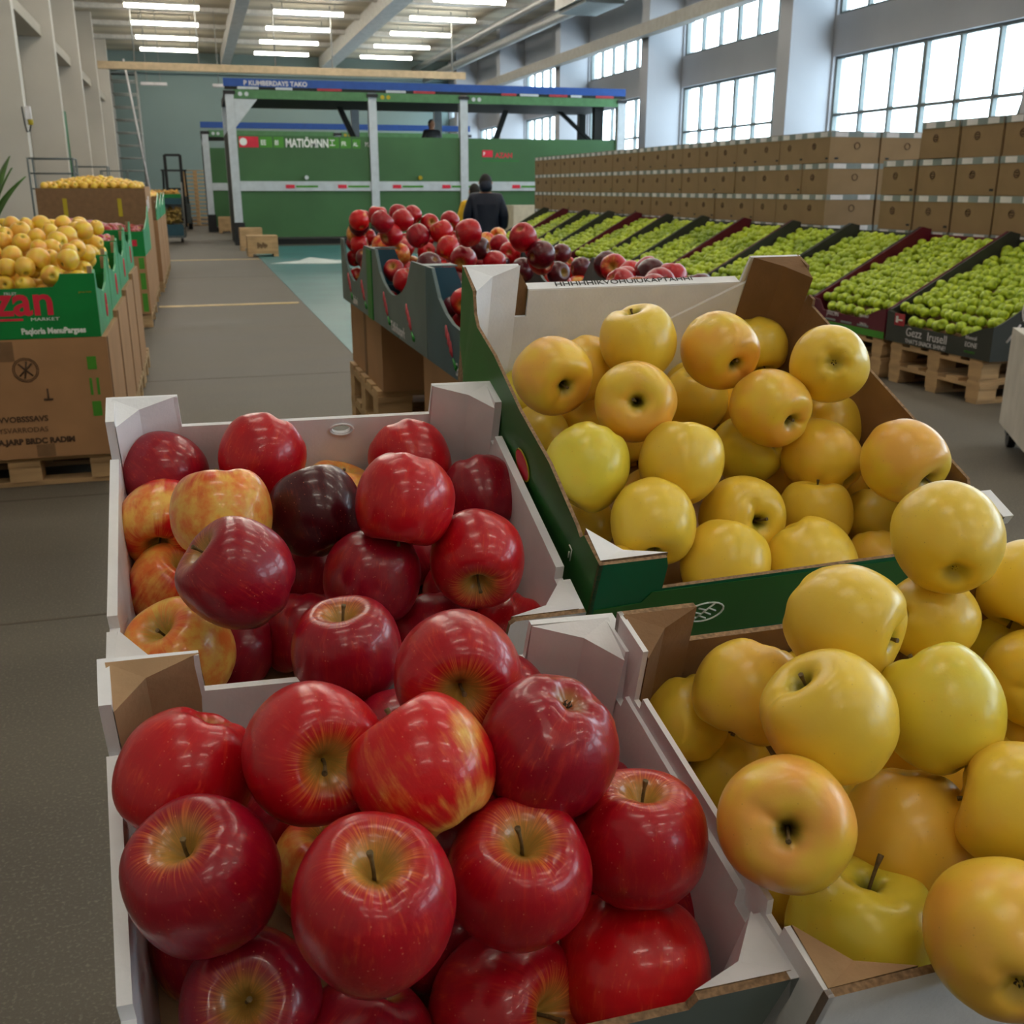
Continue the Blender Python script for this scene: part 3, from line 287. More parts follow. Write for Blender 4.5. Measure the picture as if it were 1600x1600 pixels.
# ------------------------------------------------------------------ the hall
def slab(name, boxes, m):
    b=MB()
    for lo,hi in boxes: b.box(lo,hi)
    return struct(b.obj(name,m))
Y0,Y1=-14,55
slab('floor',[((-4.1,Y0,-.2),(13.3,Y1+.3,0))],M['floor'])
slab('ceiling',[((-4.1,Y0,7.5),(13.3,Y1+.3,7.7))],M['ceil'])
slab('wall_far',[((-4.1,Y1,0),(13.3,Y1+.3,7.5))],M['farw'])
slab('wall_back',[((-4.1,Y0-.3,0),(13.3,Y0,7.5))],M['wall'])
slab('wall_left',[((-4.1,Y0,0),(-3.8,Y1,7.5))],M['wall'])
PY=[20.3+7.2*k for k in range(-5,5)]
ys=[]; boxes=[]
for y in PY:
    a,b=y+1.45,y+7.15
    if a<Y0: a=Y0+.5
    ys.append((a,min(b,Y1-.1)))
prev=Y0
for a,b in ys:
    boxes.append(((13,prev,0),(13.3,a,7.5))); prev=b
    boxes+= [((13,a,0),(13.3,b,1.95)),((13,a,3.97),(13.3,b,4.75)),((13,a,5.75),(13.3,b,7.5))]
boxes.append(((13,prev,0),(13.3,Y1,7.5)))
slab('wall_right',boxes,M['rwall'])
n=0
for a,b in ys:
    for z0,z1 in ((1.95,3.97),(4.75,5.75)):
        n+=1; f=MB(); w=.035
        f.box((13.08,a,z0),(13.16,b,z0+.06)); f.box((13.08,a,z1-.06),(13.16,b,z1))
        for k in range(7):
            y=a+(b-a)*k/6; ww=w*(1.6 if k in(0,6,3) else 1); f.box((13.07,max(a,y-ww),z0),(13.17,min(b,y+ww),z1))
        if z0<3: f.box((13.08,a,2.80),(13.16,b,2.86))
        fo=struct(f.obj('window_%d'%n,M['frame']))
        g=MB(); g.box((13.115,a+.02,z0+.03),(13.125,b-.02,z1-.03)); g.obj('pane',M['glass'],fo)
for i,y in enumerate(PY):
    slab('trim_%d'%(i+1),[((12,y,0),(12.995,y+.5,7.495))],M['rwall'])          # right-hand pillars
k=20
for y in [23.2+6.8*j for j in range(-5,5)]:
    slab('trim_%d'%k,[((-3.795,y,0),(-3.0,y+.38,7.495))],M['walll']); k+=1
for y in [23.2+6.8*j for j in range(-1,4)]:
    slab('trim_%d'%k,[((-3.795,y+.385,4.95),(-3.25,y+6.795,5.2))],M['wall']); k+=1
slab('trim_%d'%k,[((1.82,Y0+.01,6.95),(2.24,Y1-.01,7.495))],M['beam']); k+=1
slab('trim_%d'%k,[((6.5,Y0+.01,6.95),(7.12,Y1-.01,7.495))],M['beam']); k+=1
for x0,x1 in ((-3.79,1.81),(2.25,6.49),(7.13,11.9)):
    slab('trim_%d'%k,[((x0,y,7.34),(x1,y+.3,7.495)) for y in [1.5+4*j for j in range(-3,13)]],M['beam']); k+=1
slab('trim_%d'%k,[((11.7,-13.9,5.2),(11.99,54.9,5.5))],M['railg']); k+=1       # rail beam along the pillars
slab('trim_%d'%k,[((-2.9,Y1-.4,6.55),(12.9,Y1-.01,6.75))],M['farw']); k+=1
b=MB()
for x,z,r in ((11.2,7.05,.13),(11.75,6.6,.16)): b.tube([(x,-13.9,z),(x,54.9,z)],r,10)
struct(b.obj('trim_%d'%k,M['pipe'])); k+=1
b=MB(); b.prism([(13.0,14.75,2.3),(13.0,14.55,2.3),(12.6,13.62,3.75),(12.6,13.82,3.75)],(-.1,0,0)); struct(b.obj('trim_%d'%k,M['frame'])); k+=1
d=MB(); d.box((-3.3,31.2,.01),(-3.2,33,3.4)); dd=struct(d.obj('door_1',M['door'])); d=MB(); d.box((-3.2,31.4,1),(-3.14,31.44,1.3)); d.obj('door_handle',M['black'],dd)
# ventilation box under the ceiling
e=empty('ventilation_unit','flat grey ceiling ventilation box hanging by the right-hand window wall','ventilation unit',(11.2,30,6.2))
b=MB(); b.box((-.6,-1.2,.1),(.75,1.2,.75)); b.obj('housing',M['beam'],e)
b=MB(); b.box((-.5,-1.1,0),(.65,1.1,.1)); b.obj('grille',M['frame'],e)
b=MB()
for x in(-.5,.6):
    for y in(-1,1): b.tube([(x,y,.75),(x,y,1.29)],.02,6)
b.obj('hanger_rod',M['pipe'],e)
# ceiling lamps
l0=empty('ceiling_lamp','x','lamp',(0,0,7.2))
b=MB(); b.box((-1.21,-.09,.03),(1.21,.09,.10)); b.obj('housing',M['beam'],l0)
b=MB(); b.tube([(-1.19,0,0),(1.19,0,0)],.085,10); b.obj('diffuser',M['lamp'],l0)
b=MB()
for x in(-.9,.9): b.tube([(x,0,.1),(x,0,.285)],.012,6)
b.obj('hanger_rod',M['pipe'],l0)
rows=[51.4-3.93*j for j in range(16)]
first=True
for ci,(x,cn) in enumerate(((-.45,'left-hand'),(4.42,'middle'),(9.2,'right-hand'))):
    for ri,y in enumerate(rows):
        o=l0 if first else copy_tree(l0); first=False
        o.location=(x,y,7.2); yy=['farthest','second farthest','third farthest','fourth farthest','fifth farthest','sixth farthest'][ri] if ri<6 else 'number %d from the far wall'%(ri+1)
        tag(o,'warm white strip lamp, %s, in the %s ceiling row'%(yy,cn),'lamp','ceiling strip lamps')
# suspended track
e=empty('suspended_track','long tan track hung from rods across the hall above the blue roof edge','ceiling track',(0,40,5.35))
b=MB(); b.box((-2.7,-.1,-.12),(10.1,.1,.12)); b.obj('track',M['woodbeam'],e)
for x in (-1.5,.6,3.2,5.2,9.6):
    b=MB(); b.tube([(x,0,.12),(x,0,2.14)],.025,6); b.obj('hanger_rod',M['pipe'],e)
for i,x in enumerate((-1.2,-.75,1.25)):
    e=empty('track_lamp','small flat pale box lamp under the tan track, %s of three'%('leftmost','middle','rightmost')[i],'lamp',(x,41.2,4.85),group='small lamps under the track')
    b=MB(); b.box((-.22,-.1,0),(.22,.1,.1)); b.obj('lamp_body',M['clab'],e); b=MB(); b.tube([(0,0,.1),(0,0,2.49)],.012,5); b.obj('hanger_rod',M['pipe'],e)
# floor paint
def flat(name,poly,z,m,label,cat):
    b=MB(); b.prism([(x,y,z) for x,y in poly],(0,0,-z+.0005)); return tag(b.obj(name,m),label,cat)
o=flat('teal_floor_zone',[(1.2,8.2),(4.55,8.2),(4.55,26.6),(1.2,26.6)],.003,M['teal'],None,None); o.name='floor_zone'; o['kind']='structure'
flat('floor_line',[(-.5,13.05),(1.15,13.05),(1.15,13.2),(-.5,13.2)],.004,M['line'],'yellow-tan line painted across the aisle floor, nearest of the two','floor line')
flat('floor_line',[(-.6,21.7),(1.18,21.7),(1.18,21.85),(-.6,21.85)],.004,M['line'],'faint tan line across the aisle floor near the wooden crates','floor line')
flat('floor_arrow',[(1.3,20.3),(2.3,20.0),(3.6,20.4),(3.2,21.0),(2.6,20.9),(2.2,22.0),(1.9,21.0)],.006,M['wline'],'white arrow painted on the teal floor zone','floor marking')
b=MB()
for yy in (3.4,4.9,7.9,17.4,30,40): b.box((-3.7,yy,.0002),(1.18,yy+.012,.0012))
for xx in (-2.6,): b.box((xx,-13,.0002),(xx+.012,54,.0012))
struct(b.obj('trim_%d'%k,M['joint'])); k+=1

# ------------------------------------------------------------------ pallets
def make_pallet(L,W):
    p=empty('wooden_pallet','x','pallet')
    for i in range(5):
        y=-W/2+.07+(W-.14)*i/4; b=MB(); b.box((-L/2,y-.06,.122),(L/2,y+.06,.144)); b.obj('top_board',M['wood'],p)
    for x in (-L/2+.07,0,L/2-.07):
        b=MB(); b.box((x-.07,-W/2,.100),(x+.07,W/2,.122)); b.obj('cross_board',M['wood'],p)
        for y in (-W/2+.07,0,W/2-.07): c=MB(); c.box((x-.07,y-.06,.022),(x+.07,y+.06,.100)); c.obj('block',M['wood'],p)
    for y in (-W/2+.07,0,W/2-.07):
        b=MB(); b.box((-L/2,y-.05,0),(L/2,y+.05,.022)); b.obj('bottom_board',M['wood'],p)
    return p
P0={}
def pallet(L,W,loc,label,group):
    if (L,W) not in P0: P0[(L,W)]=make_pallet(L,W); o=P0[(L,W)]
    else: o=copy_tree(P0[(L,W)])
    o.location=loc; tag(o,label,'pallet',group); return o
NTH=['first','second','third','fourth','fifth','sixth','seventh','eighth','ninth','tenth','eleventh','twelfth','thirteenth','fourteenth','fifteenth','sixteenth','seventeenth','eighteenth','nineteenth','twentieth','twenty-first','twenty-second']

# ------------------------------------------------------------------ wall of cartons on the right
BD,BW,BH=.55,.455,.288
b=MB(); b.box((0,0,0),(BD,BW,BH)); cm=b.mesh('carton',M['carton'])
b=MB(); e_=.002
b.box((-e_,.004,BH-.055),(BD-.004,BW+e_,BH-.004),0)
b.box((.004,-e_,BH-.055),(BD+e_,BW-.004,BH-.004),0)
for y in (.05,BW-.17): b.box((-2*e_,y,BH-.052),(.01,y+.12,BH-.008),1)
for x in (.05,BD-.19): b.box((x,-2*e_,BH-.052),(x+.14,.01,BH-.008),1)
bandm=b.mesh('printed_band',[M['cband'],M['clab']])
b=MB()
pts=[(-.0015,.27+.028*math.cos(t*.6283),.155+.028*math.sin(t*.6283)) for t in range(11)]
b.tube(pts,.004,5); b.box((-.0015,.255,.140),(0.001,.285,.15)); b.box((-.0015,.255,.158),(.001,.285,.168))
pts=[(.3+.03*math.cos(t*.6283),-.0015,.155+.03*math.sin(t*.6283)) for t in range(11)]
b.tube(pts,.004,5)
printm=b.mesh('round_print',M['ink'])
b=MB(); b.box((-.0025,.02,.03),(.001,.06,.048)); b.box((.06,-.0025,.03),(.1,.001,.048)); holem=b.mesh('hand_hole',M['black'])
TN=['bottom','second','third','fourth','fifth','top']
def carton(x,y,t,label):
    o=link(bpy.data.objects.new('carton',cm),None,(x+random.uniform(0,.012),y,.146+t*(BH+.001)))
    tag(o,label,'carton','stacked brown apple cartons')
    c=link(bpy.data.objects.new('printed_band',bandm),o); link(bpy.data.objects.new('round_print',printm),o)
    if random.random()<.4: link(bpy.data.objects.new('hand_hole',holem),o)
for i in range(20):
    for t in range(6):
        carton(5.9,9.12+.463*i,t,'brown carton in the far long block, %s tier, %s stack from its near end'%(TN[t],NTH[i]))
for j in range(2):
    for t in range(6):
        carton(5.9+(BD+.02)*(j+1),9.12,t,'brown carton on the end face of the far block, %s tier, %s column back'%(TN[t],('middle','rear')[j]))
for i in range(7):
    for t in range(6 if i else 5):
        carton(5.9,7.80-.48*i,t,'brown carton in the near block, %s tier, %s stack from the gap'%(TN[t] if (i or t<4) else 'top fifth',NTH[i]))
for j in range(9): pallet(1.2,1.1,(6.53,9.67+1.12*j,0),'pine pallet under the far block of cartons, %s from its near end'%NTH[j],'pallets under the carton wall')
for j in range(3): pallet(1.2,1.1,(6.53,7.72-1.12*j,0),'pine pallet under the near block of cartons, %s from the gap'%NTH[j],'pallets under the carton wall')

# ------------------------------------------------------------------ green apple cartons
edges=[5.40,6.5]+[6.5+1.0*j for j in range(1,12)]
cols=[('charcoal','dcrate','dcrate'),('maroon','maroon','maroon'),('charcoal','dcrate','dcrate'),('charcoal','dcrate','dcrate'),('maroon-sided charcoal','dcrate','maroon'),('charcoal','dcrate','dcrate')]
def zslope(x): return .515+(x-4.8)/1.05*.46
def apple_low(r=.5,nu=14,nv=9):
    b=MB(); prof=[(0,.26),(.1,.33),(.24,.43),(.4,.35),(.5,.05),(.46,-.2),(.3,-.42),(.1,-.40),(0,-.36)]
    b.lathe(prof,nu); return b
gm=apple_low().mesh('green_apple',M['green'])
cands=[]
CAM=V((0,0,1.35)); TH=math.radians(17.517); YW=math.radians(16.5945)
FWD=V((math.sin(YW)*math.cos(TH),math.cos(YW)*math.cos(TH),-math.sin(TH))); RT=V((math.cos(YW),-math.sin(YW),0)); UP=RT.cross(FWD)
for ci in range(12):
    y0,y1=edges[ci],edges[ci+1]-.02
    cn,mf,ms=cols[ci%6] if ci else cols[0]
    lab='%s printed carton of green apples, %s from the near end of the row'%(cn,NTH[ci])
    e=empty('green_apple_carton',lab,'carton',(4.8,y0,.29),group='cartons of green apples on the right')
    w=y1-y0; t=.012
    b=MB() # front panel with dipped rim
    f=[(0,0,0),(0,w,0),(0,w,.215),(0,w-.10,.205),(0,w-.17,.13),(0,.30,.12),(0,.10,.20),(0,0,.22)]
    b.prism(f,(t,0,0)); b.obj('front_panel',M[mf],e)
    for yy in (0,w-t):
        b=MB(); b.prism([(t,yy,0),(1.07,yy,0),(1.07,yy,.74),(.98,yy,.76),(.06,yy,.24),(t,yy,.22)],(0,t,0)); b.obj('side_panel',M[ms],e)
    b=MB(); b.box((1.055,t,0),(1.07,w-t,.70)); b.obj('back_panel',M[mf],e)
    b=MB(); b.prism([(t,t,.04),(t,w-t,.04),(1.055,w-t,.54),(1.055,t,.54)],(0,0,-.015)); b.obj('sloped_tray',M['kraftd'],e)
    if ci==1:
        b=MB(); b.box((-.003,0,0),(0,w,.05)); b.obj('green_stripe',M['lgreen'],e)
        text('JARDIN',.05,M['clab'],e,(-.004,.75,.10),(0,-1,0),(0,0,1)); text('GRANNY',.03,M['clab'],e,(-.004,.32,.13),(0,-1,0),(0,0,1))
        text('SMITH',.03,M['clab'],e,(-.004,.3,.07),(0,-1,0),(0,0,1))
    if ci==0:
        b=MB(); b.box((-.003,w-.20,.12),(0,w-.09,.205)); b.obj('red_label',M['rr'],e)
        b=MB(); b.box((-.0045,w-.13,.14),(-.003,w-.105,.185)); b.box((-.0045,w-.18,.155),(-.003,w-.12,.165)); b.obj('label_mark',M['whiteink'],e)
        text('Gezz',.085,M['clab'],e,(-.004,w-.23,.06),(0,-1,0),(0,0,1)); text('Irusell',.085,M['clab'],e,(-.004,w-.46,.055),(0,-1,0),(0,0,1))
        text('THAT\'S SNACK SHINE!',.043,M['clab'],e,(-.004,w-.23,.01),(0,-1,0),(0,0,1))
        text('Ithescal',.035,M['clab'],e,(-.004,.24,.12),(0,-1,0),(0,0,1)); text('EONE',.045,M['clab'],e,(-.004,.24,.07),(0,-1,0),(0,0,1)); text('WINSAPLE',.022,M['lgreen'],e,(-.004,.24,.03),(0,-1,0),(0,0,1))
        b=MB(); c0=(.27,-.004,.33)
        b.tube([(c0[0]+.07*math.cos(a*.5236),-.003,c0[2]-.02+.085*math.sin(a*.5236)) for a in range(13)],.006,5)
        for q in range(5): b.tube([(c0[0]-.06+q*.028,-.003,c0[2]-.08),(c0[0]-.04+q*.026,-.003,c0[2]+.05)],.005,5)
        b.tube([(c0[0]-.07,-.003,.23),(c0[0]-.16,-.003,.12)],.007,5)
        b.tube([(.33,-.003,.17),(.28,-.003,.19),(.24,-.003,.15),(.22,-.003,.09),(.17,-.003,.05)],.010,6); b.obj('vine_drawing',M['clab'],e)
    else:
        for q in range(3): b=MB(); b.box((-.003,w*.2+q*w*.22,.06),(0,w*.2+q*w*.22+.14,.075)); b.obj('print_line',M['cband'],e)
    # apples on the slope
    dx=.0715; nx=15; ny=int((w-.05)/.074)
    for i in range(nx):
        for j in range(ny):
            x=4.8+.05+dx*i*.985; y=y0+.05+(w-.1)*(j+(.5 if i%2 else 0))/(ny-.5)
            if i==0 and (j<2 or j>ny-3): continue
            z=zslope(x)-.03+random.uniform(-.008,.008)
            if i==0: z-=.055
            elif i==1: z-=.02
            p=V((x+random.uniform(-.016,.016),y+random.uniform(-.018,.018),z+random.uniform(-.012,.010))); d=p-CAM; dp=d.dot(FWD)
            px=800+1600*d.dot(RT)/dp; py=800-1600*d.dot(UP)/dp
            occ = (py>436+ (px-830)*-.04 and px<1275) or (px>=1275 and px<1520 and py>494+(px-1279)*1.2)
            cands.append((dp,(px<1606 and not occ),p,ci,i,j))
for ci in range(12):
    y0,y1=edges[ci],edges[ci+1]
    nP=[2,2,2][0]
    for t in range(2):
        pallet(1.1,.96,(5.36,(y0+y1)/2-.01,t*.1445),'%s pine pallet under the %s green-apple carton from the near end'%(('lower','upper')[t],NTH[ci]),'pallets under the green apples')
cands.sort(key=lambda c:c[0]); sel=[c for c in cands if c[1]][:300]; ids=set(id(c) for c in sel)
for c in sel:
    o=link(bpy.data.objects.new('green_apple',gm),None,c[2]); s=random.uniform(.070,.083); o.scale=(s,s,s); o.rotation_euler=(random.uniform(0,6),random.uniform(0,6),random.uniform(0,6))
    tag(o,'green apple, %s right-hand carton, row %d from front, %s from its near side'%('nearest' if c[3]==0 else NTH[c[3]],c[4]+1,NTH[c[5]]),'apple','green apples in the right-hand cartons')
st=MB(); lp=[(0,.34),(.25,.43),(.48,.2),(.47,-.15),(.2,-.43)]
for c in cands:
    if id(c) in ids: continue
    q=Quaternion((random.random()-.5,random.random()-.5,random.random()-.5,random.random()-.5)).normalized(); s=random.uniform(.070,.084)
    vs=[]; n=len(lp)
    for r,z in lp:
        for kk in range(8): vs.append(c[2]+q@(V((r*math.cos(kk*.7854),r*math.sin(kk*.7854),z))*s))
    st.add(vs,[(a*8+kk,a*8+(kk+1)%8,(a+1)*8+(kk+1)%8,(a+1)*8+kk) for a in range(n-1) for kk in range(8)]+[tuple(range(8))[::-1],tuple(range((n-1)*8,n*8))],0,True)
tag(st.obj('green_apples',M['green']),'sea of small green apples in the farther right-hand cartons','apples',kind='stuff')
# ------------------------------------------------------------------ apple meshes
def crom(P,n):
    out=[]
    for i in range(len(P)-1):
        p0=P[max(i-1,0)];p1=P[i];p2=P[i+1];p3=P[min(i+2,len(P)-1)]
        for k in range(n):
            t=k/n; out.append(tuple(.5*((2*p1[j])+(-p0[j]+p2[j])*t+(2*p0[j]-5*p1[j]+4*p2[j]-p3[j])*t*t+(-p0[j]+3*p1[j]-3*p2[j]+p3[j])*t**3) for j in (0,1)))
    out.append(P[-1]); return out
PR=[(0,.25),(.02,.255),(.05,.285),(.095,.35),(.155,.408),(.235,.437),(.32,.425),(.40,.36),(.462,.25),(.494,.12),(.5,-.01),(.486,-.14),(.44,-.26),(.365,-.355),(.28,-.41),(.20,-.425),(.13,-.405),(.075,-.37),(.035,-.35),(0,-.345)]
PY_=[(0,.235),(.015,.24),(.038,.30),(.075,.375),(.13,.42),(.21,.442)]+PR[6:]
def apple_mesh(seed,kind,sub=3,nu=56):
    rnd=random.Random(seed); pts=[]
    for r,z in (PY_ if kind=='y' else PR):
        if kind=='y':
            z=z*1.05; 
            if z<0: r*=1-.13*min(1,(-z/.42))**1.5
        else:
            z=z*rnd.choice([1,1])*1.0
            if z<0: r*=1-.07*min(1,(-z/.42))**2
        pts.append((r,z))
    pr=crom(pts,sub); b=MB(); vs=[]; n=len(pr)
    ph=[rnd.uniform(0,6.28) for _ in range(6)]; lob=rnd.uniform(.012,.03); el=rnd.uniform(.004,.02); ts=rnd.uniform(-.05,.05); tl=rnd.uniform(-.05,.05); h=rnd.uniform(.97,1.04); cr=rnd.uniform(.0,.035)
    for r,z in pr:
        for k in range(nu):
            a=2*math.pi*k/nu; wl=.35+.65*max(0,-z/.42)+.5*max(0,z/.43)
            q=r*(1+lob*wl*math.cos(5*a+ph[0])*.8+el*math.cos(2*a+ph[1])+.012*math.cos(3*a+ph[2]+z*3))
            # a soft crease running out of the stem cavity
            d=(a-ph[3]+math.pi)%(2*math.pi)-math.pi; g=math.exp(-(d/.28)**2)*cr*max(0,z/.43)
            zz=z*h*(1+.02*math.cos(a+ph[4]))+ (ts*q*math.cos(a+ph[5])) - g + (lob*.7*math.cos(5*a+ph[0]) if z<-.3 else 0)*min(1,r*4)*.8
            vs.append((q*math.cos(a)+tl*zz*.6,q*math.sin(a),zz))
    b.add(vs,[(i*nu+k,(i+1)*nu+k,(i+1)*nu+(k+1)%nu,i*nu+(k+1)%nu) for i in range(n-1) for k in range(nu)],0,True)
    return b.mesh('apple',M['red'] if kind=='r' else M['yel'])
def stem_mesh(i,big=False):
    rnd=random.Random(i); a=rnd.uniform(0,6.28); L=rnd.uniform(.2,.3)*(1.45 if big else 1); bd=rnd.uniform(.02,.08)*(2 if big else 1)
    pts=[(bd*math.cos(a)*(t**1.7),bd*math.sin(a)*(t**1.7),.235+L*t*.9) for t in (0,.2,.4,.6,.8,.93,1)]
    b=MB(); b.tube(pts,[.016,.013,.012,.0125,.014,.02,.021],8); return b.mesh('stem',M['stem'])
def calyx_mesh(i):
    b=MB()
    for k in range(5):
        a=k*1.2566+i; b.tube([(.012*math.cos(a),.012*math.sin(a),-.345),(.03*math.cos(a),.03*math.sin(a),-.365),(.022*math.cos(a+.3),.022*math.sin(a+.3),-.39)],[.010,.008,.002],5)
    return b.mesh('calyx',M['calyx'])
RM=[apple_mesh(i,'r') for i in range(9)]; YM=[apple_mesh(40+i,'y') for i in range(9)]
RL=[apple_mesh(70+i,'r',1,20) for i in range(4)]; YL=[apple_mesh(80+i,'y',1,20) for i in range(4)]
SM=[stem_mesh(i) for i in range(6)]; SB=stem_mesh(33,True); KM=[calyx_mesh(i) for i in range(3)]
def aim(d,spin): return V((0,0,1)).rotation_difference(V(d).normalized()) @ Quaternion((0,0,1),spin)
def rdir(): return V((random.gauss(0,1),random.gauss(0,1),random.gauss(0,1)))

# ------------------------------------------------------------------ mid-ground red apple display
X0=.63
CB=[(3.98,4.86,'far'),(3.0,3.97,'middle'),(2.05,2.99,'near')]
def red_carton(x0,x1,y0,y1,mside,lab,z0=.866,h=.27,dip=.55):
    e=empty('red_apple_carton',lab,'carton',(x0,y0,z0),group='cartons of the red apple display')
    w=x1-x0; l=y1-y0; t=.01
    def prof(L,d): # high corners, curved dip between
        p=[(0,0),(L,0),(L,h)]
        for k in range(0,9):
            s=k/8; yy=L*(.92-.70*s); p.append((yy,h*(1-d*math.sin(math.pi*s)**.6) if 0<k<8 else h))
        p.append((0,h)); return p
    b=MB(); b.prism([(0,y,z) for y,z in prof(l,dip)],(t,0,0),0,0,1); b.obj('side_panel',[mside,M['cblue']],e)
    b=MB(); b.prism([(w-t,y,z) for y,z in prof(l,dip)],(t,0,0)); b.obj('side_panel',mside,e)
    for yy,nq in ((0,'front_panel'),(l-t,'back_panel')):
        b=MB(); b.prism([(x,yy,z) for x,z in [(t,0),(w-t,0),(w-t,h*.6),(w-.05,h*.5),(.14,h*.5),(.09,h*(.98 if nq[0]=='f' else .5)),(t,h*(.98 if nq[0]=='f' else .5))]],(0,t,0)); b.obj(nq,M['cblued'],e)
    b=MB(); b.box((t,t,0),(w-t,l-t,.008)); b.obj('base_panel',M['kraft'],e)
    b=MB(); b.box((t,t,h-.004),(.10,.09,h)); b.obj('corner_flap',M['cblue'],e)
    return e
for y0,y1,nm in CB:
    for (x0,x1,cn) in ((.63,1.24,'left'),(1.25,1.86,'right')):
        if cn=='right':
            if nm!='far': continue
            y0=3.75
        e=red_carton(x0,x1,y0,y1,M['cblue'] if nm!='near' else M['cblued'],'%s-printed carton of red apples, %s in the %s column of the middle display'%('grey-teal',nm,cn),h=.27 if cn=='left' else .07,dip=.5 if nm!='far' else .6)
        if cn=='left':
            l=y1-y0
            for q,yy in enumerate((l*.72,l*.28) if nm!='near' else (l*.7,)):
                b=MB()
                for s in range(3): b.tube([(-.0005,yy+.03-s*.025,.13-s*.018),(-.0005,yy+.01-s*.02,.105-s*.018),(-.0005,yy-s*.02,.085-s*.015)],[.004,.008,.003],6)
                b.obj('printed_apple_sketch',M['rr'],e)
                b=MB(); b.tube([(-.001,yy-.05,.05),(-.001,yy-.09,.03)],[.004,.007],5); b.obj('printed_leaf',M['cgreen'],e)
            text('Yablokopark' if nm=='middle' else 'Sadovi',.05,M['clab'],e,(-.001,l*.62,.012),(0,-1,0),(0,0,1))
b=MB(); b.box((-.004,0,0),(0,.11,.262)); o=b.obj('green_corner_panel',M['cgreen'],bpy.data.objects['red_apple_carton'])
for (y0,y1,nm) in ((4.0,4.84,'far'),(2.2,3.2,'near')):
    for (x0,x1,cn) in ((.66,1.2,'left'),(1.28,1.82,'right')):
        if cn=='right' and nm=='near': continue
        e=empty('support_carton','plain brown carton carrying the %s %s part of the red apple display'%(nm,cn),'carton',(x0,y0,.58),group='support cartons')
        b=MB(); b.box((0,0,0),(x1-x0,y1-y0,.284)); b.obj('box_body',M['bin'],e)
        b=MB(); b.box((-.001,(y1-y0)/2-.03,.0),(.002,(y1-y0)/2+.03,.284)); b.obj('tape_strip',M['kraftd'],e)
    if nm=='near':
        e=empty('support_carton','plain brown carton set back between the two support stacks of the red display','carton',(.87,3.32,.58),group='support cartons')
        b=MB(); b.box((0,0,0),(.56,.6,.284)); b.obj('box_body',M['bin'],e); b=MB(); b.box((-.001,.27,.0),(.002,.33,.284)); b.obj('tape_strip',M['kraftd'],e)
        for t in range(4): pallet(.6,.62,(1.15,3.63,t*.1445),'pine pallet set back between the red display stacks, %s from the floor'%NTH[t],'pallets under the red display')
    for t in range(4):
        pallet(*((1.2,.8,(1.24,(y0+y1)/2,t*.1445)) if nm=='far' else (.6,.96,(.94,(y0+y1)/2,t*.1445))),'pine pallet in the %s stack under the red apple display, %s from the floor'%(nm,NTH[t]),'pallets under the red display')
cn={0:'red',1:'red-orange',2:'dark maroon',3:'orange-red'}
def bgapple(p,r,c,meshes,label,group,attrs,name='red_apple',low=False):
    o=link(bpy.data.objects.new(name,random.choice(meshes)),None,p); s=2.02*r; o.scale=(s,s,s)
    o.rotation_mode='QUATERNION'; o.rotation_quaternion=aim(rdir(),random.uniform(0,6)); 
    for k_,v_ in attrs.items(): o[k_]=v_
    return tag(o,label,'apple',group)
def ratt(c):
    return {0:dict(darkness=random.uniform(.15,.4),yellow_patch=0.),1:dict(darkness=random.uniform(0,.25),yellow_patch=.35),2:dict(darkness=random.uniform(.8,1),yellow_patch=0.),3:dict(darkness=0.,yellow_patch=.75)}[c]
def band(v,edges,names):
    for e_,n_ in zip(edges,names):
        if v<e_: return n_
    return names[-1]
for x,y,z,r,c in BRED:
    x=max(x,.645+r)
    lab='%s apple, red heap, %s, %s, %s'%(cn[c],band(x,[.72,.85,1.0,1.3],['left edge','left','centre','right','far right']),band(y,[3.2,3.7,4.2,4.65],['near end','nearer half','middle','farther half','far end']),band(z,[1.0,1.08,1.16],['low','mid height','high','topmost']))
    bgapple((x,y,z),r,c,RL,lab,'red apples of the middle display',ratt(c))
for x,y,z in BREDF:
    if x>1.2 and y<3.8: continue
    if z<.98 and x>.9: continue
    c=random.choice([0,0,1,2]); bgapple((x,y,z),.04,c,RL,'deeper %s apple, middle red heap, %s, %s, %s'%(cn[c],band(x,[.75,.85,1.0,1.3],['left edge','left','centre','right','far right']),band(y,[2.6,3.0,3.5,3.97,4.4],['near end','near carton rear','middle carton front','middle carton rear','far carton','far end']),band(z,[.95,1.0,1.06],['lowest','low','mid height','high'])),'deeper apples of the middle display',ratt(c))

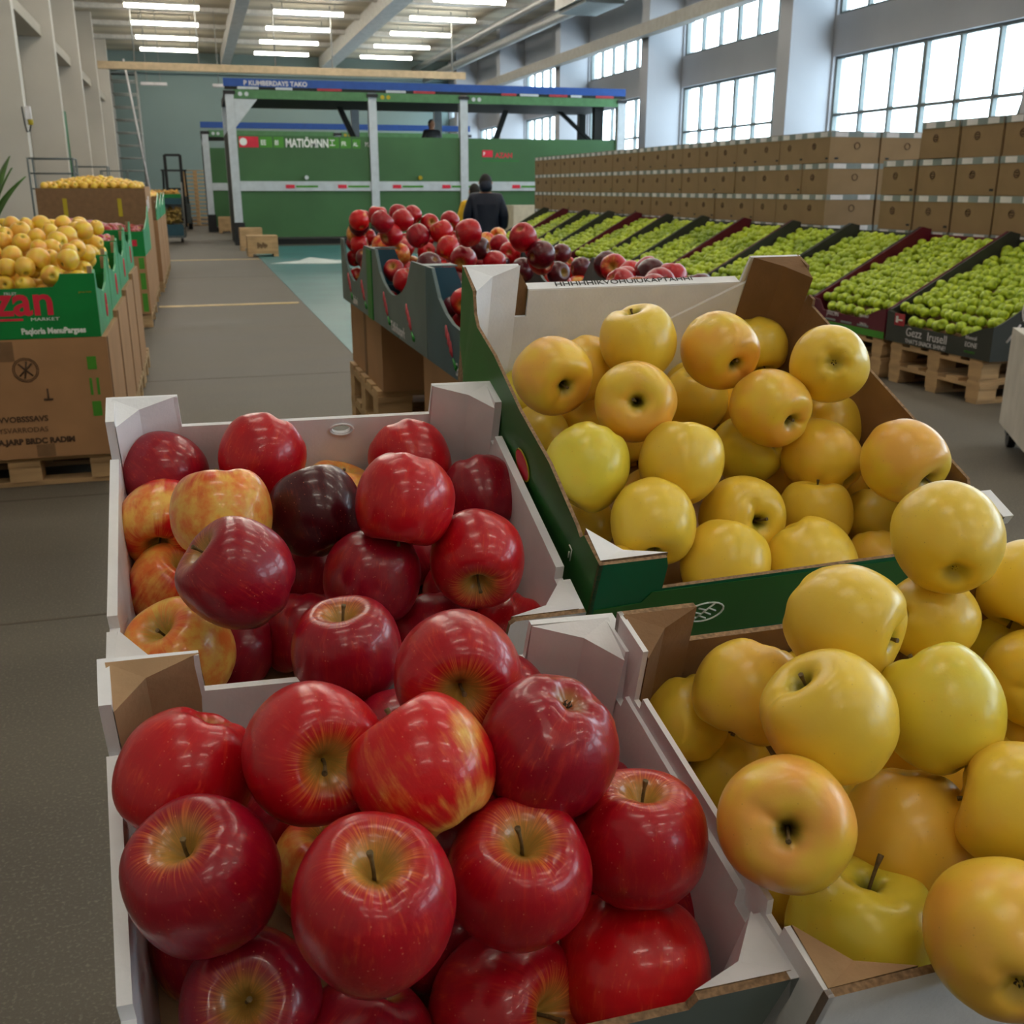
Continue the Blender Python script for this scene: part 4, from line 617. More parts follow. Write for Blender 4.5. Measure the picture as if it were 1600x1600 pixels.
# ------------------------------------------------------------------ left-hand bins with yellow apples
EDG=[5.1,5.9,6.7,7.5,8.3]
for i in range(4):
    y0,y1=EDG[i],EDG[i+1]-.015; zb=.70+.035*i; l=y1-y0
    e=empty('kraft_bin','tall brown cardboard bin under the bright green trays, %s from the near end'%NTH[i],'bin',(-1.3,y0,.146),group='brown bins on the left')
    b=MB(); b.box((0,0,0),(.86,l,zb-.148)); b.obj('bin_body',M['bin'],e)
    b=MB(); b.box((.858,.02,.0),(.864,.05,zb-.15)); b.obj('corner_batten',M['kraftd'],e)
    if i==0:
        X=lambda wx: wx+1.3; Zz=lambda wz: wz-.146
        for (xx,zz,s,w_) in ((-.535,.55,.06,.04),(-.535,.43,.08,.012),(-.505,.43,.08,.012),(-.535,.33,.07,.04)):
            b=MB(); b.box((X(xx),-.0015,Zz(zz)),(X(xx)+w_,0.001,Zz(zz)+s)); b.obj('green_print',M['lgreen'],e)
        b=MB()
        for rr in (.055,.048): b.tube([(X(-.80)+rr*math.cos(a*.3927),-.001,Zz(.56)+rr*math.sin(a*.3927)) for a in range(17)],.0018,5)
        for a in (45,135,80): b.tube([(X(-.80)-.04*math.cos(math.radians(a)),-.001,Zz(.56)-.04*math.sin(math.radians(a))),(X(-.80)+.04*math.cos(math.radians(a)),-.001,Zz(.56)+.04*math.sin(math.radians(a)))],.004,5)
        b.tube([(X(-.72),-.001,Zz(.42)),(X(-.72),-.001,Zz(.47))],.004,5); b.tube([(X(-.74),-.001,Zz(.42)),(X(-.70),-.001,Zz(.42))],.005,5)
        b.obj('round_stamp',M['ink'],e)
        text('WVOBSSSAVS',.037,M['ink'],e,(X(-.96),-.001,Zz(.32)),(1,0,0),(0,0,1),bold=.001); text('DIYSVARRODAS',.034,M['ink'],e,(X(-.985),-.001,Zz(.27)),(1,0,0),(0,0,1))
        text('RA.JARP BRDC RADIM',.036,M['ink'],e,(X(-.98),-.001,Zz(.215)),(1,0,0),(0,0,1),bold=.002)
        b=MB(); b.box((X(-1.1),-.0015,Zz(.60)),(X(-.84),.001,Zz(.69))); b.obj('tape_strip',M['kraftd'],e); b=MB(); b.box((X(-.80),-.0015,.004),(X(-.72),.001,Zz(.21))); b.obj('tape_strip',M['kraftd'],e)
    e=empty('green_apple_tray','bright green printed tray of apples on a brown bin, %s from the near end'%NTH[i],'tray',(-1.3,y0,zb),group='green trays on the left')
    w=.84; h=.285
    b=MB(); b.prism([(x,0,z) for x,z in [(0,0),(w,0),(w,h),(w-.145,h),(w-.155,h*.90),(w-.18,h*.80),(.18,h*.76),(.145,h),(0,h)]],(0,.01,0)); b.obj('front_panel',M['azan'],e)
    b=MB(); b.prism([(w-.01,y,z) for y,z in [(0.01,0),(l-.01,0),(l-.01,h+.03),(l-.05,h+.03),(l*.75,h*.7),(l*.5,h*.6),(.09,h*.75),(.05,h+.015),(.01,h)]],(.01,0,0)); b.obj('side_panel',M['azanl'],e)
    b=MB(); b.box((0,.01,0),(.01,l-.01,h)); b.obj('side_panel',M['azan'],e)
    b=MB(); b.box((0,l-.01,0),(w,l,h*.8)); b.obj('back_panel',M['azan'],e)
    b=MB(); b.box((.01,.01,0),(w-.01,l-.01,.008)); b.obj('base_panel',M['kraft'],e)
    for yy in (.02,l-.04): b=MB(); b.box((w-.03,yy,h-.03),(w-.01,yy+.02,h+.03)); b.obj('corner_tab',M['kraft'],e)
    b=MB(); b.tube([(w+.0015,l*.55+.05*math.cos(a*.5236)*.6,.10+.055*math.sin(a*.5236)) for a in range(13)],.004,5); b.obj('red_oval_print',M['redink'],e)
    if i==0:
        text('azan',.188,M['redink'],e,(.325,-.001,.108),(1,0,0),(0,0,1),bold=.004,sx=1.0)
        text('MARKET',.02,M['whiteink'],e,(.55,-.001,.080),(1,0,0),(0,0,1),sx=1.6)
        b=MB(); b.box((.38,-.0015,.082),(.52,.001,.092)); b.obj('red_underline',M['redink'],e)
        text('Paqlorla MenuPargses',.036,M['whiteink'],e,(.505,-.001,.022),(1,0,0),(0,0,1),sx=.86,bold=.0015)
        text('FRUIT',.02,M['whiteink'],e,(.455,-.001,.195),(1,0,0),(0,0,1)); text('garden fresh',.011,M['yelink'],e,(.765,-.001,.20),(1,0,0),(0,0,1))
pallet(.86,.86,(-.87,5.56,0),'pine pallet under the nearest brown bin on the left','pallets on the left')
for j in range(3): pallet(.86,.86,(-.87,6.45+.9*j,0),'pine pallet under the left-hand bins, %s behind the nearest one'%NTH[j],'pallets on the left')
for x,y,z,r,c in BYEL:
    if y<5: continue
    a_=dict(greenness=-.1,blush=random.uniform(.5,1.1))
    bgapple((x,y,z),r,0,YL,'yellow-orange apple, first green tray, %s, %s row, %s'%(band(x,[-.95,-.8,-.65,-.55],['far left','left','middle','right','right edge']),band(y,[5.25,5.5,5.8],['front','second','third','rear']),band(z,[1.0,1.07,1.14],['lowest','lower','upper','topmost'])),'yellow apples in the left green tray',a_,name='golden_apple')
for x,y,z in BYELF:
    bgapple((x,y,z),.04,0,YL,'deeper yellow-orange apple, first green tray, %s, %s row, %s'%(band(x,[-1.0,-.85,-.7,-.58],['far left','left','middle','right','right edge']),band(y,[5.3,5.6,6.0,6.3],['front','second','third','fourth','rear']),band(z,[.92,1.0,1.08],['lowest','lower','upper','topmost'])),'deeper apples in the left tray',dict(greenness=0.,blush=.6),name='golden_apple')
for i in range(15):      # upper filling towards the second tray
    pass
def heap(x0,x1,y0,y1,z,r,meshes,lab,group,attrf,arch=.08,name='small_red_apple',step=1.9):
    nx=max(1,int((x1-x0)/(r*step))); ny=max(1,int((y1-y0)/(r*step))); 
    for i in range(nx):
        for j in range(ny):
            u=(i+.5+(j%2)*.4-.2)/nx; v=(j+.5)/ny; x=x0+(x1-x0)*min(max(u,.02),.98)+random.uniform(-.15,.15)*r; y=y0+(y1-y0)*v
            zz=z+arch*math.sin(math.pi*v)*math.sin(math.pi*min(max(u,0.05),.95))+random.uniform(-.2,.2)*r
            o=bgapple((x,y,zz),r*random.uniform(.92,1.05),0,meshes,lab(i,j),group,attrf(),name)
heap(-1.24,-.52,6.62,7.4,1.02,.038,RL,lambda i,j:'small crimson apple behind the left yellow ones, row %d, %s from the left'%(j+1,NTH[i]),'small crimson apples on the left',lambda:dict(darkness=random.uniform(.3,.6),yellow_patch=0.),.10)
heap(-1.24,-.52,7.56,8.2,1.07,.038,RL,lambda i,j:'small crimson apple in the last left tray, row %d, %s from the left'%(j+1,NTH[i]),'small crimson apples on the left',lambda:dict(darkness=random.uniform(.3,.6),yellow_patch=0.),.05)
# second group of bins
e=empty('kraft_bin','brown bin with a green printed edge, beyond the bright green trays on the left','bin',(-1.5,11.1,.146))
b=MB(); b.box((0,0,0),(1.0,1.6,.56)); b.obj('bin_body',M['bin'],e); b=MB()
for z0,z1 in ((.02,.2),(.24,.4),(.44,.55)): b.box((.93,-.003,z0),(.98,0,z1))
b.obj('green_print',M['lgreen'],e)
pallet(1.0,1.5,(-1.0,11.9,0),'pine pallet under the second brown bin on the left','pallets on the left')
e=empty('green_apple_tray','green tray with a small red mark on the second left bin','tray',(-1.5,11.1,.708))
b=MB(); b.box((0,0,0),(1.0,.012,.24)); b.obj('front_panel',M['azan'],e)
b=MB(); b.prism([(.99,y,z) for y,z in [(0.02,0),(1.6,0),(1.6,.46),(1.2,.34),(.3,.25),(.02,.26)]],(.01,0,0)); b.obj('side_panel',M['azanl'],e)
b=MB(); b.box((0,.02,0),(.01,1.6,.24)); b.box((.01,1.59,0),(.99,1.6,.24)); b.box((.01,.02,0),(.99,1.59,.01)); b.obj('tray_body',M['azan'],e)
b=MB(); b.box((.86,-.003,.10),(.93,0,.16)); b.obj('red_mark',M['redink'],e)
heap(-1.46,-.54,11.15,12.6,.93,.038,RL,lambda i,j:'small crimson apple in the second left tray, row %d, %s from the left'%(j+1,NTH[i]),'small crimson apples in the second tray',lambda:dict(darkness=random.uniform(.3,.6),yellow_patch=0.),.03,step=2.6)
pallet(1.16,1.5,(-1.1,13.8,0),'pine pallet under the big dark brown bin on the left','pallets on the left')
e=empty('large_apple_bin','big dark brown cardboard bin with two yellow marks, heaped with yellow fruit','bin',(-1.68,13.0,.146))
b=MB(); W_=1.16; H_=1.21
for a_,z_ in (((0,0,0),(W_,.012,H_)),((0,1.588,0),(W_,1.6,H_)),((0,.012,0),(.012,1.588,H_)),((.012,.012,0),(W_-.012,1.588,.012))): b.box(a_,z_)
b.obj('bin_body',M['kraftd'],e)
b=MB(); b.box((W_-.012,.012,0),(W_,1.588,H_+.02)); b.obj('side_panel',M['bin'],e)
b=MB()
for x in (.27,.85): b.box((x,-.003,.90),(x+.045,0,1.10))
b.obj('yellow_marks',M['yelink'],e)
b=MB(); b.box((W_,.15,.95),(W_+.003,.35,1.08)); b.box((W_,.55,.98),(W_+.003,.75,1.12)); b.obj('white_labels',M['clab'],e)
b=MB(); b.box((.02,.02,1.08),(W_-.02,1.58,1.10)); b.obj('inner_board',M['kraftd'],e)
heap(-1.62,-.58,13.06,14.5,1.37,.045,YL,lambda i,j:'yellow fruit on big dark brown bin, row %d from front, %s from left'%(j+1,NTH[i]),'yellow fruit on the big bin',lambda:dict(greenness=0.,blush=.6),.09,name='golden_fruit',step=2.2)
for q in range(3):
    y0=15.0+1.6*q
    pallet(1.02,1.4,(-.99,y0+.75,0),'pine pallet far down the left row, %s beyond the big bin'%NTH[q],'pallets on the left')
    e=empty('kraft_bin','distant brown bin with a green edge, %s beyond the big dark bin'%NTH[q],'bin',(-1.5,y0,.146),group='distant left bins')
    b=MB(); b.box((0,0,0),(1.02,1.5,.8)); b.obj('bin_body',M['bin'],e)
    b=MB(); b.prism([(1.02,.02,.8),(1.02,1.48,.8),(1.02,1.48,1.15),(1.02,.02,.95)],(-.012,0,0)); b.obj('side_panel',M['azanl'],e)
    b=MB(); b.box((.0,.02,.8),(1.0,.03,1.1)); b.obj('front_panel',M['kraftd'],e)
    tagl=('ginger-yellow','orange','orange-red')[q]
    heap(-1.44,-.57,y0+.05,y0+1.45,1.24,.05,YL,lambda i,j:'%s fruit on %s distant bin, row %d, %s from the wall side'%(tagl,NTH[q],j+1,NTH[i]),'fruit on the distant left bins',lambda:dict(greenness=0.,blush=.9),.07,name='fruit',step=2.9)
    b=MB(); b.box((.02,.03,1.02),(1.0,1.48,1.04)); b.obj('inner_board',M['kraftd'],e)
# planter
e=empty('potted_plant','green strap-leaved plant in a tall dark planter at the left edge','plant',(-1.54,8.95,0))
b=MB(); b.lathe([(0,0),(.13,0),(.17,1.0),(.17,1.04),(.14,1.04),(.13,.98),(0,.98)],20); b.obj('planter',M['pot'],e)
rl=random.Random(3)
for q,(a_,L_,le) in enumerate(((.3,.55,.22),(1.3,.8,.1),(2.2,.7,.25),(3.0,.95,.05),(4.2,.6,.3),(5.1,.85,.12),(5.9,.5,.35),(.9,.65,.3))):
    b=MB(); vs=[]; n=9
    for k_ in range(n):
        t_=k_/(n-1); rad=.03+le*t_**1.6; z_=.98+L_*t_-.12*le*t_**3; w_=.055*math.sin(math.pi*min(.97,t_*.85+.12))
        cx,cy=rad*math.cos(a_),rad*math.sin(a_); nx_,ny_=-math.sin(a_)*w_,math.cos(a_)*w_
        vs+=[(cx-nx_,cy-ny_,z_),(cx-.012*math.cos(a_),cy-.012*math.sin(a_),z_-.004),(cx+nx_,cy+ny_,z_)]
    b.add(vs,[(k_*3+c_,k_*3+c_+1,k_*3+c_+4,k_*3+c_+3) for k_ in range(n-1) for c_ in (0,1)],0,True)
    o=b.obj('leaf',M['leaf'],e); sm=o.modifiers.new('s','SOLIDIFY'); sm.thickness=.004
# wall socket
e=empty('wall_socket','grey wall socket box with yellow plug cap and hanging cable on a left pillar','socket',(-3.0,22.0,2.7))
e.location=(-3.0,23.38,2.75)
b=MB(); b.box((0.001,-.12,-.1),(.10,.0,.14)); b.obj('socket_box',M['clab'],e); b=MB(); b.lathe([(0,0),(.05,0),(.05,.1),(0,.1)],12,c=(.07,-.06,-.2)); b.obj('yellow_cap',M['yelink'],e)
b=MB(); b.tube([(.07,-.06,-.2),(.04,-.1,-.32),(.02,-.35,-.34),(.02,-.5,-.2),(.01,-.55,.1)],.014,6); b.obj('cable',M['black'],e)
# scaffold tower in the far left corner
e=empty('scaffold_tower','tall grey scaffold ladder tower in the far left corner','scaffold',(-2.55,53.2,0))
for x in (-.55,.55):
    for y in (-.5,.5): b=MB(); b.tube([(x,y,0),(x,y,6.4)],.04,8); b.obj('upright',M['pipe'],e)
for q in range(11):
    z=.5+.55*q; b=MB()
    for y in (-.5,.5): b.tube([(-.55,y,z),(.55,y,z)],.03,6)
    for x in (-.55,.55): b.tube([(x,-.5,z),(x,.5,z)],.03,6)
    b.obj('rung_frame',M['pipe'],e)
b=MB(); b.tube([(.8,-.5,0),(.1,-.5,6.9)],.045,8); b.obj('ladder_rail',M['clab'],e)
b=MB(); b.box((-.55,-.5,6.3),(.55,.5,6.36)); b.obj('deck',M['frame'],e)
# distant carts by the left wall
for i,(x,y,lb) in enumerate(((-2.25,20.0,'wire roll cart by the left wall, nearest one, behind the bins'),(-2.2,27.0,'wire roll cart by the left wall, second, behind the big bin'),(-2.1,33.,'wire roll cart by the left wall, farthest of three'))):
    e=empty('roll_cart',lb,'cart',(x,y,0),group='wire roll carts'); b=MB()
    for xx in (-.35,.35):
        for yy in(-.3,.3): b.tube([(xx,yy,.1),(xx,yy,1.85)],.018,6)
    b.obj('uprights',M['frame'],e); b=MB()
    for z in (.6,1.35,1.6,1.84):
        for yy in (-.3,.3): b.tube([(-.35,yy,z),(.35,yy,z)],.012,5)
        for xx in (-.35,.35): b.tube([(xx,-.3,z),(xx,.3,z)],.012,5)
    b.obj('rails',M['frame'],e); b=MB(); b.box((-.38,-.33,.1),(.38,.33,.14)); b.obj('deck',M['black'],e)
    for xx in (-.3,.3):
        for yy in(-.25,.25): b=MB(); b.tube([(xx-.02,yy,.05),(xx+.02,yy,.05)],.05,10); b.obj('wheel',M['black'],e)
# produce trolley
e=empty('produce_trolley','trolley with net bags of yellow produce and blue crates down the aisle','trolley',(-.68,29.5,0))
b=MB(); b.box((-.42,-.35,.12),(.42,.35,.17)); b.obj('deck',M['frame'],e)
for xx in(-.32,.32):
    for yy in(-.28,.28): b=MB(); b.tube([(xx-.03,yy,.06),(xx+.03,yy,.06)],.06,10); b.obj('wheel',M['black'],e)
b=MB(); b.tube([(.42,-.3,.17),(.42,-.3,1.5)],.02,6); b.tube([(.42,.3,.17),(.42,.3,1.5)],.02,6); b.tube([(.42,-.3,1.5),(.42,.3,1.5)],.02,6); b.obj('handle',M['pipe'],e)
for z,h,m_,nm,lb in ((.171,.28,'cblued','produce_crate','blue-grey crate on the lowest level of the aisle trolley'),(.962,.155,'cblued','produce_crate','blue-green crate on the upper level of the aisle trolley'),(1.122,.1,'azan','produce_crate','green crate on top of the aisle trolley')):
    b=MB(); 
    for a_,z_ in (((-.38,-.3,0),(.38,-.28,h)),((-.38,.28,0),(.38,.3,h)),((-.38,-.28,0),(-.36,.28,h)),((.36,-.28,0),(.38,.28,h)),((-.36,-.28,0),(.36,.28,.02))): b.box(a_,z_)
    tag(b.obj(nm,M[m_],None,(-.68,29.5,z)),lb,'crate')
b=MB(); b.box((-.38,-.3,0),(.38,.3,.03)); b.box((-.02,-.02,.03),(.02,.02,.04)); o=tag(b.obj('shelf_board',M['black'],None,(-.68,29.5,.92)),'black board lying on the net bag of the aisle trolley','board')
b=MB(); rq=random.Random(5)
for q in range(260):
    p=V((rq.uniform(-.34,.34),rq.uniform(-.27,.27),rq.uniform(.04,.42))); s=.045; b.add([p+V(d)*s for d in ((1,0,0),(0,1,0),(-1,0,0),(0,-1,0),(0,0,1),(0,0,-1))],[(0,1,4),(1,2,4),(2,3,4),(3,0,4),(1,0,5),(2,1,5),(3,2,5),(0,3,5)],0,True)
tag(b.obj('potatoes',M['potato'],None,(-.68,29.5,.46)),'pale yellow potatoes in the middle of the aisle trolley','potatoes',kind='stuff')
b=MB()
for q in range(160):
    p=V((rq.uniform(-.34,.34),rq.uniform(-.26,.26),rq.uniform(.04,.16))); s=.045; b.add([p+V(d)*s for d in ((1,0,0),(0,1,0),(-1,0,0),(0,-1,0),(0,0,1),(0,0,-1))],[(0,1,4),(1,2,4),(2,3,4),(3,0,4),(1,0,5),(2,1,5),(3,2,5),(0,3,5)],0,True)
tag(b.obj('yellow_fruit',mat('trolley_fruit',lin(226,176,90),.5),None,(-.68,29.5,1.14)),'small yellow-orange fruit heaped on top of the aisle trolley','fruit',kind='stuff')
# forklift
e=empty('forklift','dark forklift with a tall mast at the far end of the aisle','forklift',(-.55,38.5,0))
b=MB(); 
for x in (-.25,.25): b.box((x-.05,-.05,.08),(x+.05,.08,2.45))
for z in (.3,1.3,2.4): b.box((-.25,-.03,z),(.25,.05,z+.08))
b.obj('mast',M['black'],e)
b=MB(); b.box((-.45,.1,.2),(.45,1.3,.85)); b.box((-.42,.7,.85),(.42,1.3,1.1)); b.obj('body',M['frame'],e)
b=MB()
for x in (-.4,.4):
    for y in (.15,1.2): b.tube([(x,y,.8),(x*.9,y,1.95)],.03,6)
b.box((-.42,.1,1.93),(.42,1.25,1.98)); b.obj('overhead_guard',M['black'],e)
for x in (-.4,.4):
    for y in (.3,1.1): b=MB(); b.tube([(x-.07,y,.2),(x+.07,y,.2)],.2,14); b.obj('wheel',M['black'],e)
for x in(-.2,.2): b=MB(); b.box((x-.05,-.95,.05),(x+.05,-.05,.09)); b.obj('fork',M['black'],e)
# wooden blocks and pallet stacks near the steel platform
for i,(x,y,w,h,lb) in enumerate(((1.0,22.5,.62,.42,'larger pine crate with dark stencil at the foot of the steel platform'),(.95,24.8,.5,.5,'smaller pine crate behind the stencilled one'),(.72,35.,.45,.5,'pine crate beside the rear platform post'))):
    e=empty('wooden_crate',lb,'crate',(x,y,0)); b=MB(); b.box((0,0,.06),(w,.5,h)); b.obj('crate_body',M['wood'],e)
    b=MB(); b.box((0,0,0),(.1,.5,.06)); b.box((w-.1,0,0),(w,.5,.06)); b.obj('skid',M['wood'],e)
    if i==0:
        b=MB()
        for q in range(6): b.box((.2+.035*q,-.004,.17+.02*(q%2)),(.222+.035*q,.001,.29-.02*(q%3)))
        b.obj('stencil_mark',M['ink'],e)
for t in range(14): pallet(1.0,.9,(.15,43,t*.1445),'pine pallet in the tall stack far down the aisle, %s from the floor'%NTH[t],'far pallet stack')
# ------------------------------------------------------------------ steel platform (green panels, grey posts, blue roof edge)
def platform(loc,W_,D_,posts,full=True,lab='',zt=3.6):
    e=empty('steel_platform',lab,'platform',loc)
    for i,x in enumerate(posts):
        b=MB(); b.box((x,0,.55),(x+.2,.22,zt-.08)); b.obj('post',M['steel'],e)
        b=MB(); b.box((x-.03,-.03,.0),(x+.24,.26,.55)); b.obj('post_foot',M['black'],e)
        b=MB(); b.box((x-.04,-.04,zt-.08),(x+.24,.26,zt)); b.obj('post_cap',M['black'],e)
        b=MB(); b.box((x,D_-.2,.0),(x+.2,D_,zt)); b.obj('rear_post',M['steel'] if i<3 else M['dark'],e)
    for i in range(len(posts)-1):
        a,c=posts[i]+.205,posts[i+1]-.005
        b=MB(); b.box((a,.08,.18),(c,.14,2.6)); b.obj('green_panel',M['pgreen'],e)
        b=MB(); b.box((a,.03,1.30),(c,.078,1.53)); b.obj('white_rail',M['steel'],e)
        b=MB(); b.box((a,.0,zt-.17),(c,.12,zt+.03)); b.obj('top_beam',M['pgreen2'],e)
        b=MB()
        for q,(px_,z_) in enumerate(((a+.3,zt-.07),((a+c)/2,1.62),(a+.15,zt-.07))): b.tube([(px_,-.02,z_),(px_,.09,z_)],.05,10)
        b.obj('bolt',M['yelink'] if i%2 else M['steel'],e)
    b=MB(); b.box((posts[0]-.02,.0,zt+.10),(posts[-1]+.2,.12,zt+.28)); b.obj('blue_edge',M['blue'],e)
    b=MB(); b.box((posts[0],.13,zt-.17),(posts[-1]+.2,D_,zt)); b.obj('roof_deck',M['dark'],e)
    b=MB(); b.box((posts[0],.27,.12),(posts[0]+.08,D_-.2,2.7)); b.obj('end_panel',M['dark'],e)
    b=MB(); b.box((posts[0],.15,.0),(posts[-1],D_-.21,.13)); b.obj('base_skid',M['dark'],e)
    if full:
        b=MB(); b.box((posts[0]+.1,.15,1.38),(posts[-1],D_-.21,1.44)); b.obj('deck_floor',M['dark'],e)
        p0=posts[0]+.205
        b=MB(); b.prism([(p0,.02,zt-.18),(p0+.55,.02,zt-.18),(p0,.02,zt-.82)],(0,.05,0)); b.obj('gusset',M['steel'],e)
        for (x0,z0,x1,z1) in ((posts[1]-.6,zt-.2,posts[1]-.1,2.3),(posts[3]-1.2,zt-.2,posts[3]-.1,2.5),(posts[2]+1.6,zt-.2,posts[2]+1.2,2.4)):
            b=MB(); b.prism([(x0,1.5,z0),(x0+.15,1.5,z0),(x1+.15,1.5,z1),(x1,1.5,z1)],(0,.1,0)); b.obj('diagonal_brace',M['dark'],e)
        b=MB(); b.box((posts[3]-.55,.3,2.4),(posts[3]-.3,.5,zt-.15)); b.obj('inner_post',M['dark'],e)
        # reflector strip between beam and blue edge
        for k_,(x,w,c_) in enumerate(((.3,.5,'steel'),(1.2,.4,'steel'),(2.2,.6,'rr'),(3.9,.5,'steel'),(4.6,.55,'rr'),(6.9,.4,'rr'),(7.4,.5,'steel'),(8.2,.5,'rr'),(8.8,.3,'steel'),(9.5,.5,'rr'))):
            b=MB(); b.box((x,-.012,zt+.04),(x+w,-.002,zt+.095)); b.obj('reflector',M[c_],e)
        b=MB(); b.box((posts[0],.0,zt+.032),(posts[-1]+.2,.1,zt+.098)); b.obj('edge_strip',M['dark'],e)
        # signs
        text('P KUMBERDAYS TAKO',.15,M['clab'],e,(.45,-.003,zt+.13),(1,0,0),(0,0,1),bold=.004)
        def sgn(x,z,w,h,m_,t_,s_,tm='whiteink'):
            b=MB(); b.box((x,.072,z),(x+w,.0795,z+h)); o=b.obj('sign_plate',M[m_],e)
            if t_: text(t_,s_,M[tm],o,(x+w*.08,.07,z+h*.25),(1,0,0),(0,0,1),bold=.004,sx=.8)
        sgn(.25,2.32,.46,.25,'redink','==',.16); sgn(.74,2.32,.3,.25,'lgreen','EE',.16); sgn(1.08,2.32,.24,.25,'lgreen','8I',.16)
        text('MATIÖMNN',.27,M['whiteink'],e,(1.36,.07,2.34),(1,0,0),(0,0,1),sx=.72,bold=.008)
        sgn(2.42,2.32,.26,.25,'lgreen','工',.18); sgn(2.72,2.32,.26,.25,'lgreen','FR',.14); sgn(3.02,2.32,.2,.22,'lgreen','AL',.12)
        text('MALL',.17,M['clab'],e,(3.33,.07,2.36),(1,0,0),(0,0,1),sx=.7); b=MB(); b.tube([(.35,.065,2.45),(.35,.075,2.45)],.09,12); b.obj('sign_emblem',M['whiteink'],e)
        sgn(6.4,2.14,.28,.17,'redink','P',.12); text('AZAN',.17,M['redink'],e,(6.75,.075,2.13),(1,0,0),(0,0,1),bold=.004); b=MB(); b.box((6.4,.072,2.04),(7.4,.0795,2.06)); b.obj('sign_line',M['cgreen'],e)
        for x in (1.3,2.6,4.0,5.3,7.2):
            b=MB(); b.box((x,.022,1.36),(x+.22,.029,1.45)); b.obj('rail_sticker',M['redink'],e); b=MB(); b.box((x+.25,.022,1.38),(x+.8,.029,1.43)); b.obj('rail_sticker',M['lgreen'],e)
    return e
platform((.95,27.3,0),10.4,3.2,[0,3.45,5.8,10.15],True,'green-panelled steel platform with grey posts, blue roof edge and company signs')
platform((.44,36,0),9,3,[0,4.2,8.6],False,'second green and grey platform seen behind the first',3.1)

